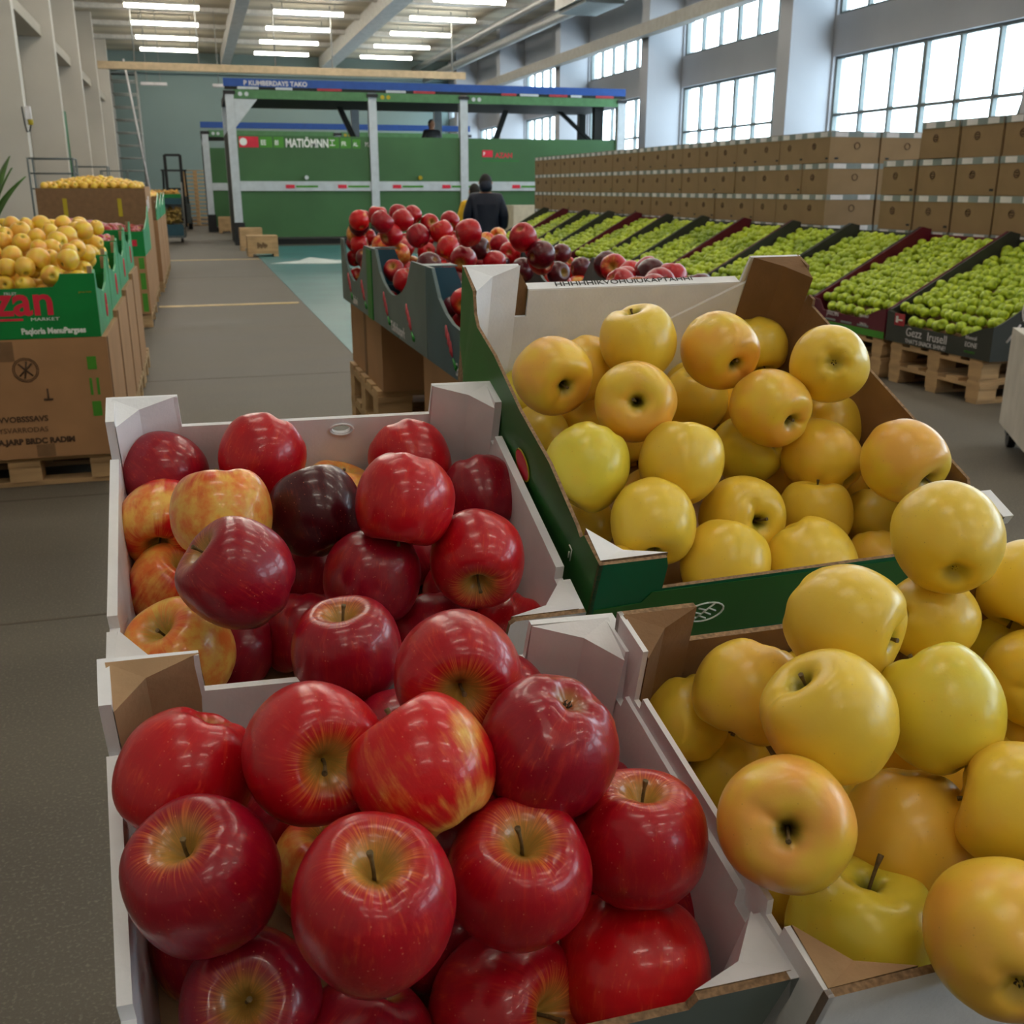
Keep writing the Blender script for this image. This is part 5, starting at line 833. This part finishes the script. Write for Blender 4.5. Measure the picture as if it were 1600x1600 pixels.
# ------------------------------------------------------------------ people
def skin_mesh(name,pts,edges,rad,m,parent,root=0,sub=1):
    me=bpy.data.meshes.new(name); me.from_pydata(pts,edges,[]); me.materials.append(m); o=link(bpy.data.objects.new(name,me),parent)
    mo=o.modifiers.new('skin','SKIN'); mo.use_smooth_shade=True
    for i,v in enumerate(me.skin_vertices[0].data):
        v.radius=rad[i] if isinstance(rad[i],tuple) else (rad[i],rad[i]); v.use_root=(i==root)
    s=o.modifiers.new('sub','SUBSURF'); s.levels=sub; s.render_levels=sub
    return o
def person(loc,rz,label,h,jack,arm=None,hood=True):
    e=empty('person',label,'person',loc,(0,0,rz)); k=h/1.72; e.scale=(k,k,k)
    pts=[(0,0,.93),(0,.0,1.15),(0,.01,1.38),(0,.02,1.47),(0,.01,1.56),(0,0,1.63),
         (.10,0,.90),(.11,.01,.5),(.11,.03,.09),(.11,-.10,.04),(-.10,0,.90),(-.11,.01,.5),(-.11,.03,.09),(-.11,-.10,.04),
         (.18,0,1.40),(.25,.01,1.14),(.24,-.08,.9),(-.18,0,1.40),(-.25,.01,1.14),(-.24,-.08,.9),(.23,-.12,.83),(-.23,-.12,.83)]
    ed=[(0,1),(1,2),(2,3),(3,4),(4,5),(0,6),(6,7),(7,8),(8,9),(0,10),(10,11),(11,12),(12,13),(2,14),(14,15),(15,16),(16,20),(2,17),(17,18),(18,19),(19,21)]
    rad=[.13,.12,.12,.055,.085,.085,.085,.06,.045,.04,.085,.06,.045,.04,.06,.045,.032,.06,.045,.032,.035,.035]
    skin_mesh('body',pts,ed,rad,M['skin'],e)
    skin_mesh('trousers',[(0,0,.93),(.10,0,.88),(.11,.01,.5),(.11,.03,.13),(-.10,0,.88),(-.11,.01,.5),(-.11,.03,.13)],[(0,1),(1,2),(2,3),(0,4),(4,5),(5,6)],[.15,.105,.085,.07,.105,.085,.07],M['jeans'],e)
    jp=[(0,0,.80),(0,0,1.1),(0,.01,1.36),(.19,0,1.38),(.275,.01,1.13),(.27,-.07,.92),(-.19,0,1.38),(-.275,.01,1.13),(-.27,-.07,.92),(0,.02,1.46)]
    skin_mesh('jacket',jp,[(0,1),(1,2),(2,3),(3,4),(4,5),(2,6),(6,7),(7,8),(2,9)],[(.23,.18),(.22,.17),(.19,.14),.10,.09,.075,.10,.09,.075,.085],jack,e,1,2)
    if hood: skin_mesh('hood',[(0,.05,1.45),(0,.04,1.56),(0,.02,1.66)],[(0,1),(1,2)],[.10,.115,.09],jack if hood==1 else M['hair'],e)
    b=MB(); hc=[(.092*math.sin(a*.3142)*1.0,1.60+.125*-math.cos(a*.3142)) for a in range(11)]
    b.lathe([(r*.98,z) for r,z in hc],16,c=(0,-.005,0)); b.obj('head',M['skin'],e)
    b=MB(); b.lathe([(.098*math.sin(a*.2244),1.61+.128*-math.cos(a*.2244)) for a in range(5,15)],16,c=(0,.012,0)); b.obj('hair',M['hair'],e)
    b=MB(); b.lathe([(.0,0),(.016,.005),(.018,.02),(.0,.05)],8,c=(0,-.105,1.575)); b.obj('nose',M['skin'],e)
    for s in (-1,1):
        b=MB(); b.lathe([(0,-.008),(.011,0),(0,.008)],8,c=(s*.033,-.088,1.61)); b.obj('eye',M['black'],e)
        b=MB(); b.lathe([(0,-.025),(.014,-.01),(.014,.015),(0,.03)],8,c=(s*.094,0,1.60)); b.obj('ear',M['skin'],e)
        for q in range(4):
            fx=s*.23+(q-1.5)*.018; L_=(.06,.07,.066,.05)[q]; skin_mesh('finger',[(fx,-.12,.80),(fx,-.135,.80-L_*.5),(fx,-.13,.80-L_)],[(0,1),(1,2)],[.010,.009,.007],M['skin'],e)
        skin_mesh('thumb',[(s*.23-s*.03,-.13,.83),(s*.23-s*.045,-.155,.80),(s*.23-s*.04,-.17,.775)],[(0,1),(1,2)],[.011,.010,.008],M['skin'],e)
        b=MB(); b.tube([(s*.11,.06,.045),(s*.11,-.14,.04)],[.05,.045],10); b.obj('shoe',M['black'],e)
    b=MB(); b.tube([(-.022,-.094,1.555),(.022,-.094,1.555)],.005,6); b.obj('mouth',M['rr'],e)
    return e
person((3.80,14.0,0),math.pi*.93,'person in a dark navy hooded padded jacket seen from behind, near the green platform',1.53,M['navy'],hood=1)
person((3.77,14.5,0),math.pi*1.1,'person in a yellow jacket mostly hidden behind the one in navy',1.41,M['yjack'],hood=0)
person((6.35,28.9,1.445),math.pi*.1,'dark-dressed person standing up inside the green steel platform',1.68,M['black'],hood=0)
# beige carton at the end of the carton wall
e=empty('beige_carton','pale beige carton stack standing left of the far end of the carton wall','carton',(6.35,21.2,0))
b=MB(); b.box((0,0,0),(.62,.6,1.02)); b.obj('box_body',M['beige'],e); b=MB(); b.box((.2,-.004,.25),(.42,0,.27)); b.box((.2,-.004,.32),(.5,0,.34)); b.obj('print_lines',M['cgreen'],e)
# white display cart at the right edge
e=empty('display_cart','white cart with black printing and a black castor, cut by the right edge','cart',(3.79,3.95,0),(0,0,math.radians(-32)))
b=MB(); b.box((0,0,.12),(.55,.7,.64)); b.obj('cart_body',M['wbox'],e)
for x in (.06,.49):
    for y in (.06,.64):
        b=MB(); b.box((x-.03,y-.03,.07),(x+.03,y+.03,.119)); b.obj('castor_fork',M['black'],e); b=MB(); b.tube([(x-.02,y,.05),(x+.02,y,.05)],.05,14); b.obj('castor_wheel',M['black'],e)
text('OMAK',.075,M['frame'],e,(.02,-.001,.16),(1,0,0),(0,0,1),bold=.001); text('O',.16,M['frame'],e,(.03,-.001,.46),(1,0,0),(0,0,1)); 
b=MB(); b.tube([(.07+.022*math.cos(a*.5236),-.001,.28+.022*math.sin(a*.5236)) for a in range(13)],.003,5); b.box((.065,-.002,.26),(.075,.001,.30)); b.obj('round_mark',M['frame'],e)
# ------------------------------------------------------------------ foreground crates
class Crate:
    def __init__(s,q,hf,hb,taper=.05):
        s.q=[V(p) for p in q]; FL,FR,BR,BL=s.q; s.u=(FR-FL).normalized(); s.v=(BL-FL).normalized(); s.n=s.u.cross(s.v).normalized()
        s.W=(FR-FL).length; s.L=(BL-FL).length; s.hf=hf; s.hb=hb; s.tp=taper; s.c=(FL+FR+BR+BL)/4
    def rim(s,a,t): FL,FR,BR,BL=s.q; return (FL*(1-a)+FR*a)*(1-t)+(BL*(1-a)+BR*a)*t
    def H(s,t): return s.hf+(s.hb-s.hf)*t
    def P(s,a,t,h):
        p=s.rim(a,t); hh=min(0,h); return p+s.n*h+(s.u*(.5-a)*2+s.v*(.5-t)*2)*(-hh*s.tp)
def build_crate(c,label,sides,fr,bk,posts,rise=(0,0,.035,.035),profL=None,profF=None,profB=None,th=.005,ths=None,hole=False,group=None,name='fruit_crate',pa=.066,pb=.045,bot='kraft'):
    o0=c.P(0,0,-c.hf); e=empty(name,label,'crate',o0,group=group); inv=lambda p: p-o0
    def panel(nm,fix,axis,prof,inw,mi,mo,me,th):
        pts=[]
        g=(lambda k,h: c.P(fix,k,h)) if axis=='t' else (lambda k,h: c.P(k,fix,h))
        Hh=(lambda k: -c.H(k)) if axis=='t' else (lambda k: -c.H(fix))
        pts=[inv(g(k,h)) for k,h in prof]+[inv(g(1,Hh(1))),inv(g(0,Hh(0)))]
        b=MB(); b.prism(pts,inw*th,1,0,2); return b.obj(nm,[M[mi],M[mo],M[me]],e)
    r=rise; W,L=c.W,c.L; a_,b_=pa/W,pb/L
    def side(rf,rb): return [(0,rf),(b_*1.0,rf),(b_*1.02,0 if rf>.01 else -.012),(b_*1.35,-.012 if rf<=.01 else 0),(b_*1.4,0),(1-b_*1.25,0),(1-b_*1.2,-.012),(1-b_,-.012),(1-b_*.98,rb),(1,rb)]
    pl=profL[0] if profL else side(r[0],r[3]); prr=profL[1] if profL else side(r[1],r[2])
    panel('side_panel',0,'t',pl,c.u,sides[0][0],sides[0][1],sides[0][2],ths or th*1.6); panel('side_panel',1,'t',prr,-c.u,sides[1][0],sides[1][1],sides[1][2],ths or th*1.6)
    panel('front_panel',0,'s',profF or [(0,r[0]),(a_,r[0]),(a_*1.05,-.01),(1-a_*1.05,-.01),(1-a_,r[1]),(1,r[1])],c.v,fr[0],fr[1],fr[2],th)
    pbk=profB or [(0,r[3]),(a_,r[3]),(a_*1.02,0),(1-a_*1.02,0),(1-a_,r[2]),(1,r[2])]
    if hole:
        hc=[]; cx,cy,rx,ry=.585,-.013,.011/W*.9,.0052
        for k in range(17): w=math.pi/2+2*math.pi*k/16; hc.append((cx+rx*math.cos(w),cy+ry*math.sin(w)))
        i=2+1; pbk=pbk[:3]+[(cx-.0001,0)]+hc+[(cx+.0001,0)]+pbk[3:]
    panel('back_panel',1,'s',pbk,-c.v,bk[0],bk[1],bk[2],th)
    if hole:
        b=MB(); pts=[inv(c.P(cx+rx*1.25*math.cos(.3927*k),1,cy+ry*1.3*math.sin(.3927*k)))-c.v*(th+.001) for k in range(17)]
        b.tube(pts,.0012,5,caps=False); b.obj('hole_lip',M['white'],e)
    b=MB(); p=[inv(c.P(a,t,-c.H(t)+.001)) for a,t in ((.01,.01),(.99,.01),(.99,.99),(.01,.99))]; b.prism(p,c.n*.004); b.obj('base_panel',M[bot],e)
    # folded corner posts
    for k,(ca,ct,sx,sy) in enumerate(((0,0,1,1),(1,0,-1,1),(1,1,-1,-1),(0,1,1,-1))):
        rz=r[k]; i1=(ths or th*1.6)+.0006
        base=c.rim(ca,ct); X=c.u*sx; Y=c.v*sy; H_=c.H(ct)
        C_=base+X*i1*.6+Y*.005; B_=base+X*pa+Y*.0055; M_=base+X*.030+Y*.019; S_=base+X*i1+Y*pb
        top=[inv(p+c.n*(rz+.0008-(.007 if j==3 and rz>.01 else 0)-(.005 if j==2 else 0))) for j,p in enumerate((C_,B_,M_,S_))]
        dn=c.n*(-(H_-.006)); tp=(X*1+Y*1)*(H_*c.tp*.5)
        botp=[inv(p+c.n*(rz-H_-rz+.006))+tp for p in (C_,B_,M_,S_)]
        b=MB(); vs=top+botp; fl=[(0,2,1),(0,3,2),(1,2,6,5),(2,3,7,6),(3,0,4,7),(0,1,5,4),(4,5,6,7)]
        b.add(vs,fl,[0,0,0,0,1,1,0]); b.obj('corner_post',[M[posts[k]],M['edge']],e)
    return e,o0
w3=('white','white','white')
RRc=Crate(CR['RR'],.12,.12); RFc=Crate(CR['RF'],.12,.12); YRc=Crate(CR['YR'],.128,.178,.06); YFc=Crate(CR['YF'],.12,.12)
eRR,oRR=build_crate(RRc,'white cardboard crate of red apples with an oval hole in its back wall',[w3,w3],('white','white','edge'),w3,['white']*4,hole=True,profF=[(0,0),(.165,0),(.175,-.004),(.18,-.05),(.82,-.05),(.825,-.004),(.835,0),(1,0)],group='foreground fruit crates')
eRF,oRF=build_crate(RFc,'white cardboard crate of large red apples with one brown corner post',[w3,w3],('white','greyp','edge'),w3,['white','white','white','kraft'],group='foreground fruit crates')
pY=[(0,0),(.085,0),(.10,-.010),(.125,-.006),(.30,.003),(.50,-.002),(.70,.003),(.84,-.002),(.87,.006),(.90,.027),(1,.033)]
pYR=[(0,0),(.085,0),(.10,-.012),(.13,0),(.86,0),(.865,.008),(.89,.008),(.895,-.004),(.92,.012),(.94,.035),(1,.035)]
eYR,oYR=build_crate(YRc,'dark green cardboard crate of yellow apples with tapered sides, white and brown inside',[('white','dgreen','edge'),('kraftd','dgreen','edge')],('white','tgreen','edge'),('white','dgreen','white'),['white','white','kraftd','white'],th=.0035,ths=.0035,rise=(.0,.0,.035,.033),profL=(pY,pYR),
   profF=[(0,0),(.15,0),(.158,-.012),(.162,-.043),(.84,-.040),(.845,0),(1,0)],profB=[(0,.033),(.152,.033),(.153,-.034),(.19,-.034),(.191,0),(.83,0),(.84,.035),(1,.035)],group='foreground fruit crates')
eYF,oYF=build_crate(YFc,'white-sided cardboard crate of yellow apples with a brown back wall inside',[w3,w3],('white','white','edge'),('kraftd','dgreen','edge'),['kraft','white','kraftd','kraftd'],ths=.004,pa=.062,group='foreground fruit crates',
   profF=[(0,0),(.205,0),(.222,-.004),(.23,-.022),(.83,-.028),(.84,0),(1,0)])
# darker lower band and emblem on the green crate's front, prints on its side
def on_front(c,a,h,o0,off=-.0012): return c.P(a,0,h)-o0+c.v*off
b=MB(); pts=[on_front(YRc,a,h,oYR,-.0008) for a,h in ((.14,-.046),(.99,-.046),(.99,-.124),(.01,-.124),(.01,-.062),(.12,-.060))]; b.prism(pts,YRc.v*.0006); b.obj('printed_band',M['dgreen'],eYR)
def curve2(par,nm,fn,pls,r,m):
    b=MB()
    for pl in pls: b.tube([fn(*p) for p in pl],r,6)
    return b.obj(nm,M[m],par)
cx,cz=.292,-.086
fn=lambda x,y: on_front(YRc,cx+x/YRc.W,cz+y,oYR)
sh=[[(.020*math.sin(t),.013*math.cos(t)*(1 if math.cos(t)>0 else 1.15)) for t in [k*.3142 for k in range(21)]]]
vein=[[(-.009,-.011),(.008,.011)]]+[[(0+k*.004-.003,0+k*.005-.003),(k*.004-.012,k*.005+.001)] for k in (-1,0,1)]+[[(k*.004,k*.005-.001),(k*.004+.008,k*.005-.006)] for k in (-1,0,1)]
curve2(eYR,'leaf_emblem',fn,sh+vein,.0009,'whiteink')
fs=lambda t,h: (YRc.P(0,t,h)-oYR-YRc.u*.0012)
def ring(t0,h0,rt,rh): return [(t0+rt*math.cos(k*.3927),h0+rh*math.sin(k*.3927)) for k in range(17)]
curve2(eYR,'oval_emblem',fs,[ring(.66,-.062,.036,.016),[(.65,-.07),(.66,-.052),(.68,-.056),(.675,-.07)],[(.65,-.058),(.672,-.066)]],.0008,'whiteink')
b=MB(); pts=[fs(*p) for p in ring(.44,-.052,.045,.013)][:-1]; b.prism(pts,-YRc.u*.0006); b.obj('red_oval_print',M['redink'],eYR)
curve2(eYR,'oval_outline',fs,[ring(.44,-.052,.047,.014)],.0008,'yelink')
curve2(eYR,'small_mark',fs,[[(.12,-.05),(.12,-.035),(.135,-.035)],[(.13,-.05),(.13,-.042)]],.0007,'whiteink')
b=MB(); pts=[YRc.P(a,1,0)-oYR+YRc.v*d for a,d in ((.19,-.003),(.83,-.003),(.83,.011),(.19,.011))]; b.prism(pts,YRc.n*.0012); b.obj('rim_flange',M['white'],eYR)
b=MB(); pts=[YRc.P(a,1,h)-oYR+YRc.v*.0015 for a,h in ((.15,.03),(.193,.0),(.193,-.038),(.15,-.038))]; b.prism(pts,YRc.v*.003); b.obj('slot_backing',M['kraftd'],eYR)
text('HHHHHIKVOHUIUKAPTAHHI',.0105,M['black'],eYR,YRc.P(.27,1,.0016)-oYR+YRc.v*.001,YRc.u,YRc.v+YRc.n*.15,sx=1.3,ext=.0002)
b=MB(); pts=[YRc.P(1,t,h)-oYR-YRc.u*.002 for t,h in ((0.,.001),(.085,.001),(.10,-.01),(.0,-.01))]; b.prism(pts,YRc.u*.012); b.obj('folded_corner',M['white'],eYR)
# sloped stands that carry the crates
for c,lb in ((RRc,'rear red-apple crate'),(RFc,'front red-apple crate'),(YRc,'green yellow-apple crate'),(YFc,'white yellow-apple crate')):
    p=[c.P(a,t,-c.H(t)-.0015) for a,t in ((.02,.02),(.98,.02),(.98,.98),(.02,.98))]; ctr=(p[0]+p[1]+p[2]+p[3])/4; o0=V((ctr.x,ctr.y,0))
    e=empty('display_stand','sloped pine display stand under the '+lb,'stand',o0,group='display stands under the crates'); nn=(p[1]-p[0]).cross(p[3]-p[0]).normalized()
    b=MB(); b.prism([q-o0 for q in p],-nn*.018); b.obj('sloped_board',M['wood'],e)
    for q in p:
        d=(ctr-q)*.1; x,y=(q+d-o0).x,(q+d-o0).y; zt=(q+d*.9).z-.030
        b=MB(); b.box((x-.018,y-.018,0),(x+.018,y+.018,zt)); b.obj('leg',M['wood'],e)
    xs=[(q+(ctr-q)*.1-o0).x for q in p]; ysr=[(q+(ctr-q)*.1-o0).y for q in p]
    for z in (.25,):
        b=MB(); b.box((min(xs),min(ysr)-.01,z),(max(xs),min(ysr)+.01,z+.04)); b.box((min(xs),max(ysr)-.01,z),(max(xs),max(ysr)+.01,z+.04)); b.box((min(xs)-.01,min(ysr),z),(min(xs)+.01,max(ysr),z+.04)); b.box((max(xs)-.01,min(ysr),z),(max(xs)+.01,max(ysr),z+.04)); b.obj('lower_rail',M['wood'],e)

# ------------------------------------------------------------------ foreground apples
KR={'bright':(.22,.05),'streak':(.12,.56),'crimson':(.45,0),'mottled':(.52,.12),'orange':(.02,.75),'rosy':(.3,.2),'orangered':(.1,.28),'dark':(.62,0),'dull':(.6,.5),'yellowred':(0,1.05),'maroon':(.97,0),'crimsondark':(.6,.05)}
KY={'orangeyellow':(0,.75),'gold':(.12,.2),'green':(.5,0),'deepgold':(0,.45),'blush':(0,1.0)}
LAB=dict(
F1='bright red apple in the front crate directly below the brown corner post',F2='glossy red apple whose stem hollow opens right, top middle of the front crate',F3='red apple with a yellow streak on its left shoulder, front crate, stem at upper left',F4='lumpy speckled crimson apple at the top right of the front crate, no stem showing',F5='mottled dull red apple with stem up, touching the left wall of the front crate',F6='orange-red apple peeping out behind the big centre apple of the front crate',F7='largest red apple, front crate centre, straight stem in a yellow hollow',F8='rosy red apple with a leaning stem, right of the largest centre apple',F9='red apple with upright stem against the right wall of the front crate',F10='orange-red stemless apple low at the right corner of the front crate',F11='dark crimson apple with a dark stem at the bottom left of the front crate',F12='dark crimson apple cut by the bottom edge of the picture, centre left',F13='red apple with stem pointing right at the bottom edge of the front crate',F14='dull brownish apple in deep shadow at the lower left wall of the front crate',F15='shadowed apple under the gap between the upper left apples of the front crate',F16='shadowed dark apple between the largest apple and the bottom row',F17='shadowed apple below the speckled crimson apple of the front crate',F18='shadowed apple by the right wall, below the upright-stem apple',F19='shadowed apple behind the largest centre apple of the front crate',F20='shadowed apple beneath the crimson apple near the right wall of the front crate',
R1='crimson apple with a yellow patch in the back left corner of the rear red crate',R2='round bright red apple against the back wall of the rear red crate',R3='red apple at the back wall near the right white corner post',R4='dark red apple by the right wall of the rear red crate',R5='orange-red apple at the left wall, stem hollow facing down right',R6='orange-yellow striped apple with stem on top in the rear red crate',R7='small part of an orange-red apple behind the orange-yellow striped one',R8='darkest maroon apple in the middle of the rear red crate',R9='yellow-topped apple half hidden behind the darkest maroon apple',R10='big bright red stemless apple right of the darkest maroon one',R11='bright red apple with stem hollow facing forward, right side of the rear red crate',R12='dark crimson stemless apple at the centre of the rear red crate',R13='large crimson apple with short stem in a yellow-green hollow, left centre of the rear crate',R14='red apple with yellow hollow at its upper right, by the left wall',R15='yellow-hollowed orange-red apple at the front left corner of the rear red crate',R16='crimson apple half hidden behind the upright-stem crimson apple of the rear crate',R17='crimson apple with upright stem at the front edge of the rear red crate',R18='crimson apple behind the big red and yellow one at the crates joint',R19='big red apple with yellow side and stem hollow facing forward, between the two red crates',R20='small-looking red apple in the front right corner of the rear red crate',R21='shadowed dark apple between the large crimson and centre apples, rear crate',R22='shadowed dark apple near the front wall of the rear red crate',R23='shadowed dark apple under the big bright stemless one, rear crate',R24='shadowed dark apple below the bright hollow-facing apple, rear crate',
Y1='orange-yellow apple with stem hollow at lower right, back left of the green crate',Y2='yellow apple with a hollow on top at the back wall of the green crate',Y3='orange-yellow apple with dark stem at lower right, back row of the green crate',Y4='yellow apple in the back right corner beneath the brown corner post',Y5='smooth round yellow apple, small blossom end facing the camera, topmost right',Y6='yellow apple with a central dark stem hole facing the camera, green crate',Y7='yellow apple right of the one with the central dark hole',Y8='orange-yellow apple with stem at its lower right, centre right of the green crate',Y9='part of a yellow apple behind the orange-yellow centre right one',Y10='yellow apple against the brown right wall, beneath the topmost round one',Y11='yellow apple pressed on the green left wall, middle of the crate',Y12='greenish yellow big apple near the green left wall',Y13='broad yellow apple with flat top below the one with the central hole',Y14='greenish yellow apple with a dark stem pointing right, green crate',Y15='shiny deep yellow apple right of the greenish one with the stem',Y16='yellow-orange apple on the brown right rim with stem at the lower right',Y17='yellow apple with stem hollow underneath, front left of the green crate',Y18='yellow apple with stem hollow at its right centre, front half of the green crate',Y19='yellow apple with an open flat hollow on top, front half of the green crate',Y20='yellow apple behind the biggest overhanging one, right front of the green crate',Y21='yellow apple behind the front left white corner of the green crate',Y22='cone-shaped yellow apple over the front rim of the green crate, left one',Y23='round yellow apple at the front rim of the green crate, right of the cone-shaped one',Y24='deep yellow apple low at the right front rim of the green crate',Y25='biggest overhanging yellow apple with a tiny dark spot, right end of the green crate',Y26='deep yellow apple in the gap between the two back left apples of the green crate',Y27='greenish apple peeping out in the back left corner of the green crate',Y28='yellow apple in shadow between the two back wall apples',Y29='shadowed yellow apple below the back left orange-yellow one',Y30='shadowed yellow apple under the one with the central hole',Y31='shadowed yellow apple right of centre in the green crate',Y32='shadowed yellow apple right of the greenish stemmed apple',Y33='shadowed yellow apple left of the one on the brown right rim',
Z1='yellow apple with green stem hollow on its right side, topmost of the white crate',Z2='yellow apple with squared right shoulder behind the topmost one',Z3='yellow apple cut by the right edge, just below the biggest overhanging one',Z4='greenish yellow apple in the gap at the back of the white crate',Z5='round deep yellow apple near the brown back left corner of the white crate',Z6='yellow apple at the back left beside the red crate wall',Z7='yellow apple behind the topmost one, close to the green crate front',Z8='long yellow apple with green hollows at both ends in the white crate',Z9='greenish yellow lumpy apple right of the long one',Z10='yellow apple with a green hollow, cut by the right edge',Z11='shadowed yellow apple between the greenish one and the right edge',Z12='yellow apple by the left wall of the white crate, middle',Z13='blushed yellow apple with dark stem hole facing the camera, white crate left',Z14='deep yellow stemless apple in the centre of the white crate',Z15='deep yellow apple with a nose on its left, cut by the right edge',Z16='greenish yellow apple with a long curved stem, front of the white crate',Z17='large orange-yellow apple in the bottom right corner of the picture',Z18='shadowed yellow apple behind the one with the nose',Z19='shadowed yellow apple at the left wall below the blushed one',Z20='shadowed yellow apple in the middle right of the white crate',Z21='shadowed yellow apple behind the one with the curved stem',Z22='yellow apple of the white crate beyond the right edge, upper',Z23='yellow apple of the white crate beyond the right edge, lower')
keep={'Y5','Y25','Z17'}
GN={'RF':'red apples in the front white crate','RR':'red apples in the rear white crate','YR':'yellow apples in the green crate','YF':'yellow apples in the right-hand white crate'}
rf=random.Random(21)
for i,(nm,x,y,z,r,ax,kind,cr) in enumerate(AP):
    red=cr[0]=='R'; ms=RM if red else YM
    a_,b_,c_=ax
    if c_<-.6 and nm not in keep: a_,b_,c_=rf.uniform(-.55,.55),-.85,rf.uniform(.05,.2)
    if abs(c_)<.9: a_*=1.15; b_*=1.15; c_*=.78
    d=RT*a_+UP*b_-FWD*c_
    o=link(bpy.data.objects.new('red_apple' if red else 'yellow_apple',ms[i%len(ms)]),None,(x,y,z)); s=2*r*(1.03 if red else 1.01); o.scale=(s,s,s)
    o.rotation_mode='QUATERNION'; o.rotation_quaternion=aim(d,rf.uniform(0,6.28))
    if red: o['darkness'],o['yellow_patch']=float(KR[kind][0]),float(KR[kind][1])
    else: o['greenness'],o['blush']=float(KY[kind][0]),float(KY[kind][1])
    tag(o,LAB[nm],'apple',GN[cr])
    link(bpy.data.objects.new('stem',SB if nm=='Z16' else SM[i%6]),o); link(bpy.data.objects.new('calyx',KM[i%3]),o)
for x,y,z,r,cr in FILL:
    red=cr[0]=='R'; a_=dict(darkness=.5,yellow_patch=.1) if red else dict(greenness=.2,blush=.4)
    bgapple((x,y,z),r,0,RM if red else YM,'%s apple low in the %s'%('red' if red else 'yellow',{'RF':'front white crate','RR':'rear red-apple crate','YR':'green crate','YF':'right-hand white crate'}[cr]),'bottom layer apples of the '+cr.replace('RF','front crate').replace('RR','rear crate').replace('YR','green crate').replace('YF','right crate'),a_,name='red_apple' if red else 'yellow_apple')

seen={}
for o in COL.objects:
    if o.parent is None and 'label' in o.keys(): seen.setdefault(o['label'],[]).append(o)
CARD=['','one','two','three','four','five','six','seven','eight','nine','ten']+[str(q) for q in range(11,60)]
for l_,os_ in seen.items():
    if len(os_)<2 or len(os_)>20 or l_.startswith('deeper'): continue
    os_.sort(key=lambda o:(o.location-CAM).dot(RT)/(o.location-CAM).dot(FWD))
    for q,o in enumerate(os_): o['label']='%s, %s of %s from left'%(l_,NTH[q],CARD[len(os_)])
# ------------------------------------------------------------------ light, sky, camera
wd=bpy.data.worlds.new('World'); S.world=wd; wd.use_nodes=True; bg=wd.node_tree.nodes['Background']
bg.inputs[0].default_value=(.72,.86,1,1); bg.inputs[1].default_value=SKY
for a,b in ys:
    for z0,z1 in ((1.95,3.97),(4.75,5.75)):
        if b>42: continue
        ld=bpy.data.lights.new('window_daylight_portal','AREA'); ld.shape='RECTANGLE'; ld.size=z1-z0; ld.size_y=b-a
        ld.cycles.is_portal=True
        o=link(bpy.data.objects.new('window_daylight_portal',ld),None,(13.25,(a+b)/2,(z0+z1)/2)); o.rotation_euler=(0,math.radians(90),0)
cam=bpy.data.cameras.new('camera'); cam.lens=36; cam.sensor_width=36; cam.clip_end=200; cam.clip_start=.02
cam.dof.use_dof=True; cam.dof.focus_distance=.80; cam.dof.aperture_fstop=FST
co=link(bpy.data.objects.new('camera',cam),None,(0,0,1.35)); co.rotation_euler=(math.radians(90-17.517),0,-YW); S.camera=co
S.view_settings.view_transform='Standard'; S.view_settings.look='None'; S.view_settings.exposure=EXPO; S.view_settings.gamma=1; S.view_settings.use_curve_mapping=False
S.cycles.max_bounces=8; S.cycles.diffuse_bounces=5; S.cycles.glossy_bounces=3; S.cycles.transparent_max_bounces=8; S.cycles.caustics_reflective=False; S.cycles.caustics_refractive=False; S.cycles.sample_clamp_indirect=6
S.cycles.use_adaptive_sampling=True; S.cycles.adaptive_threshold=.03; S.cycles.use_denoising=True
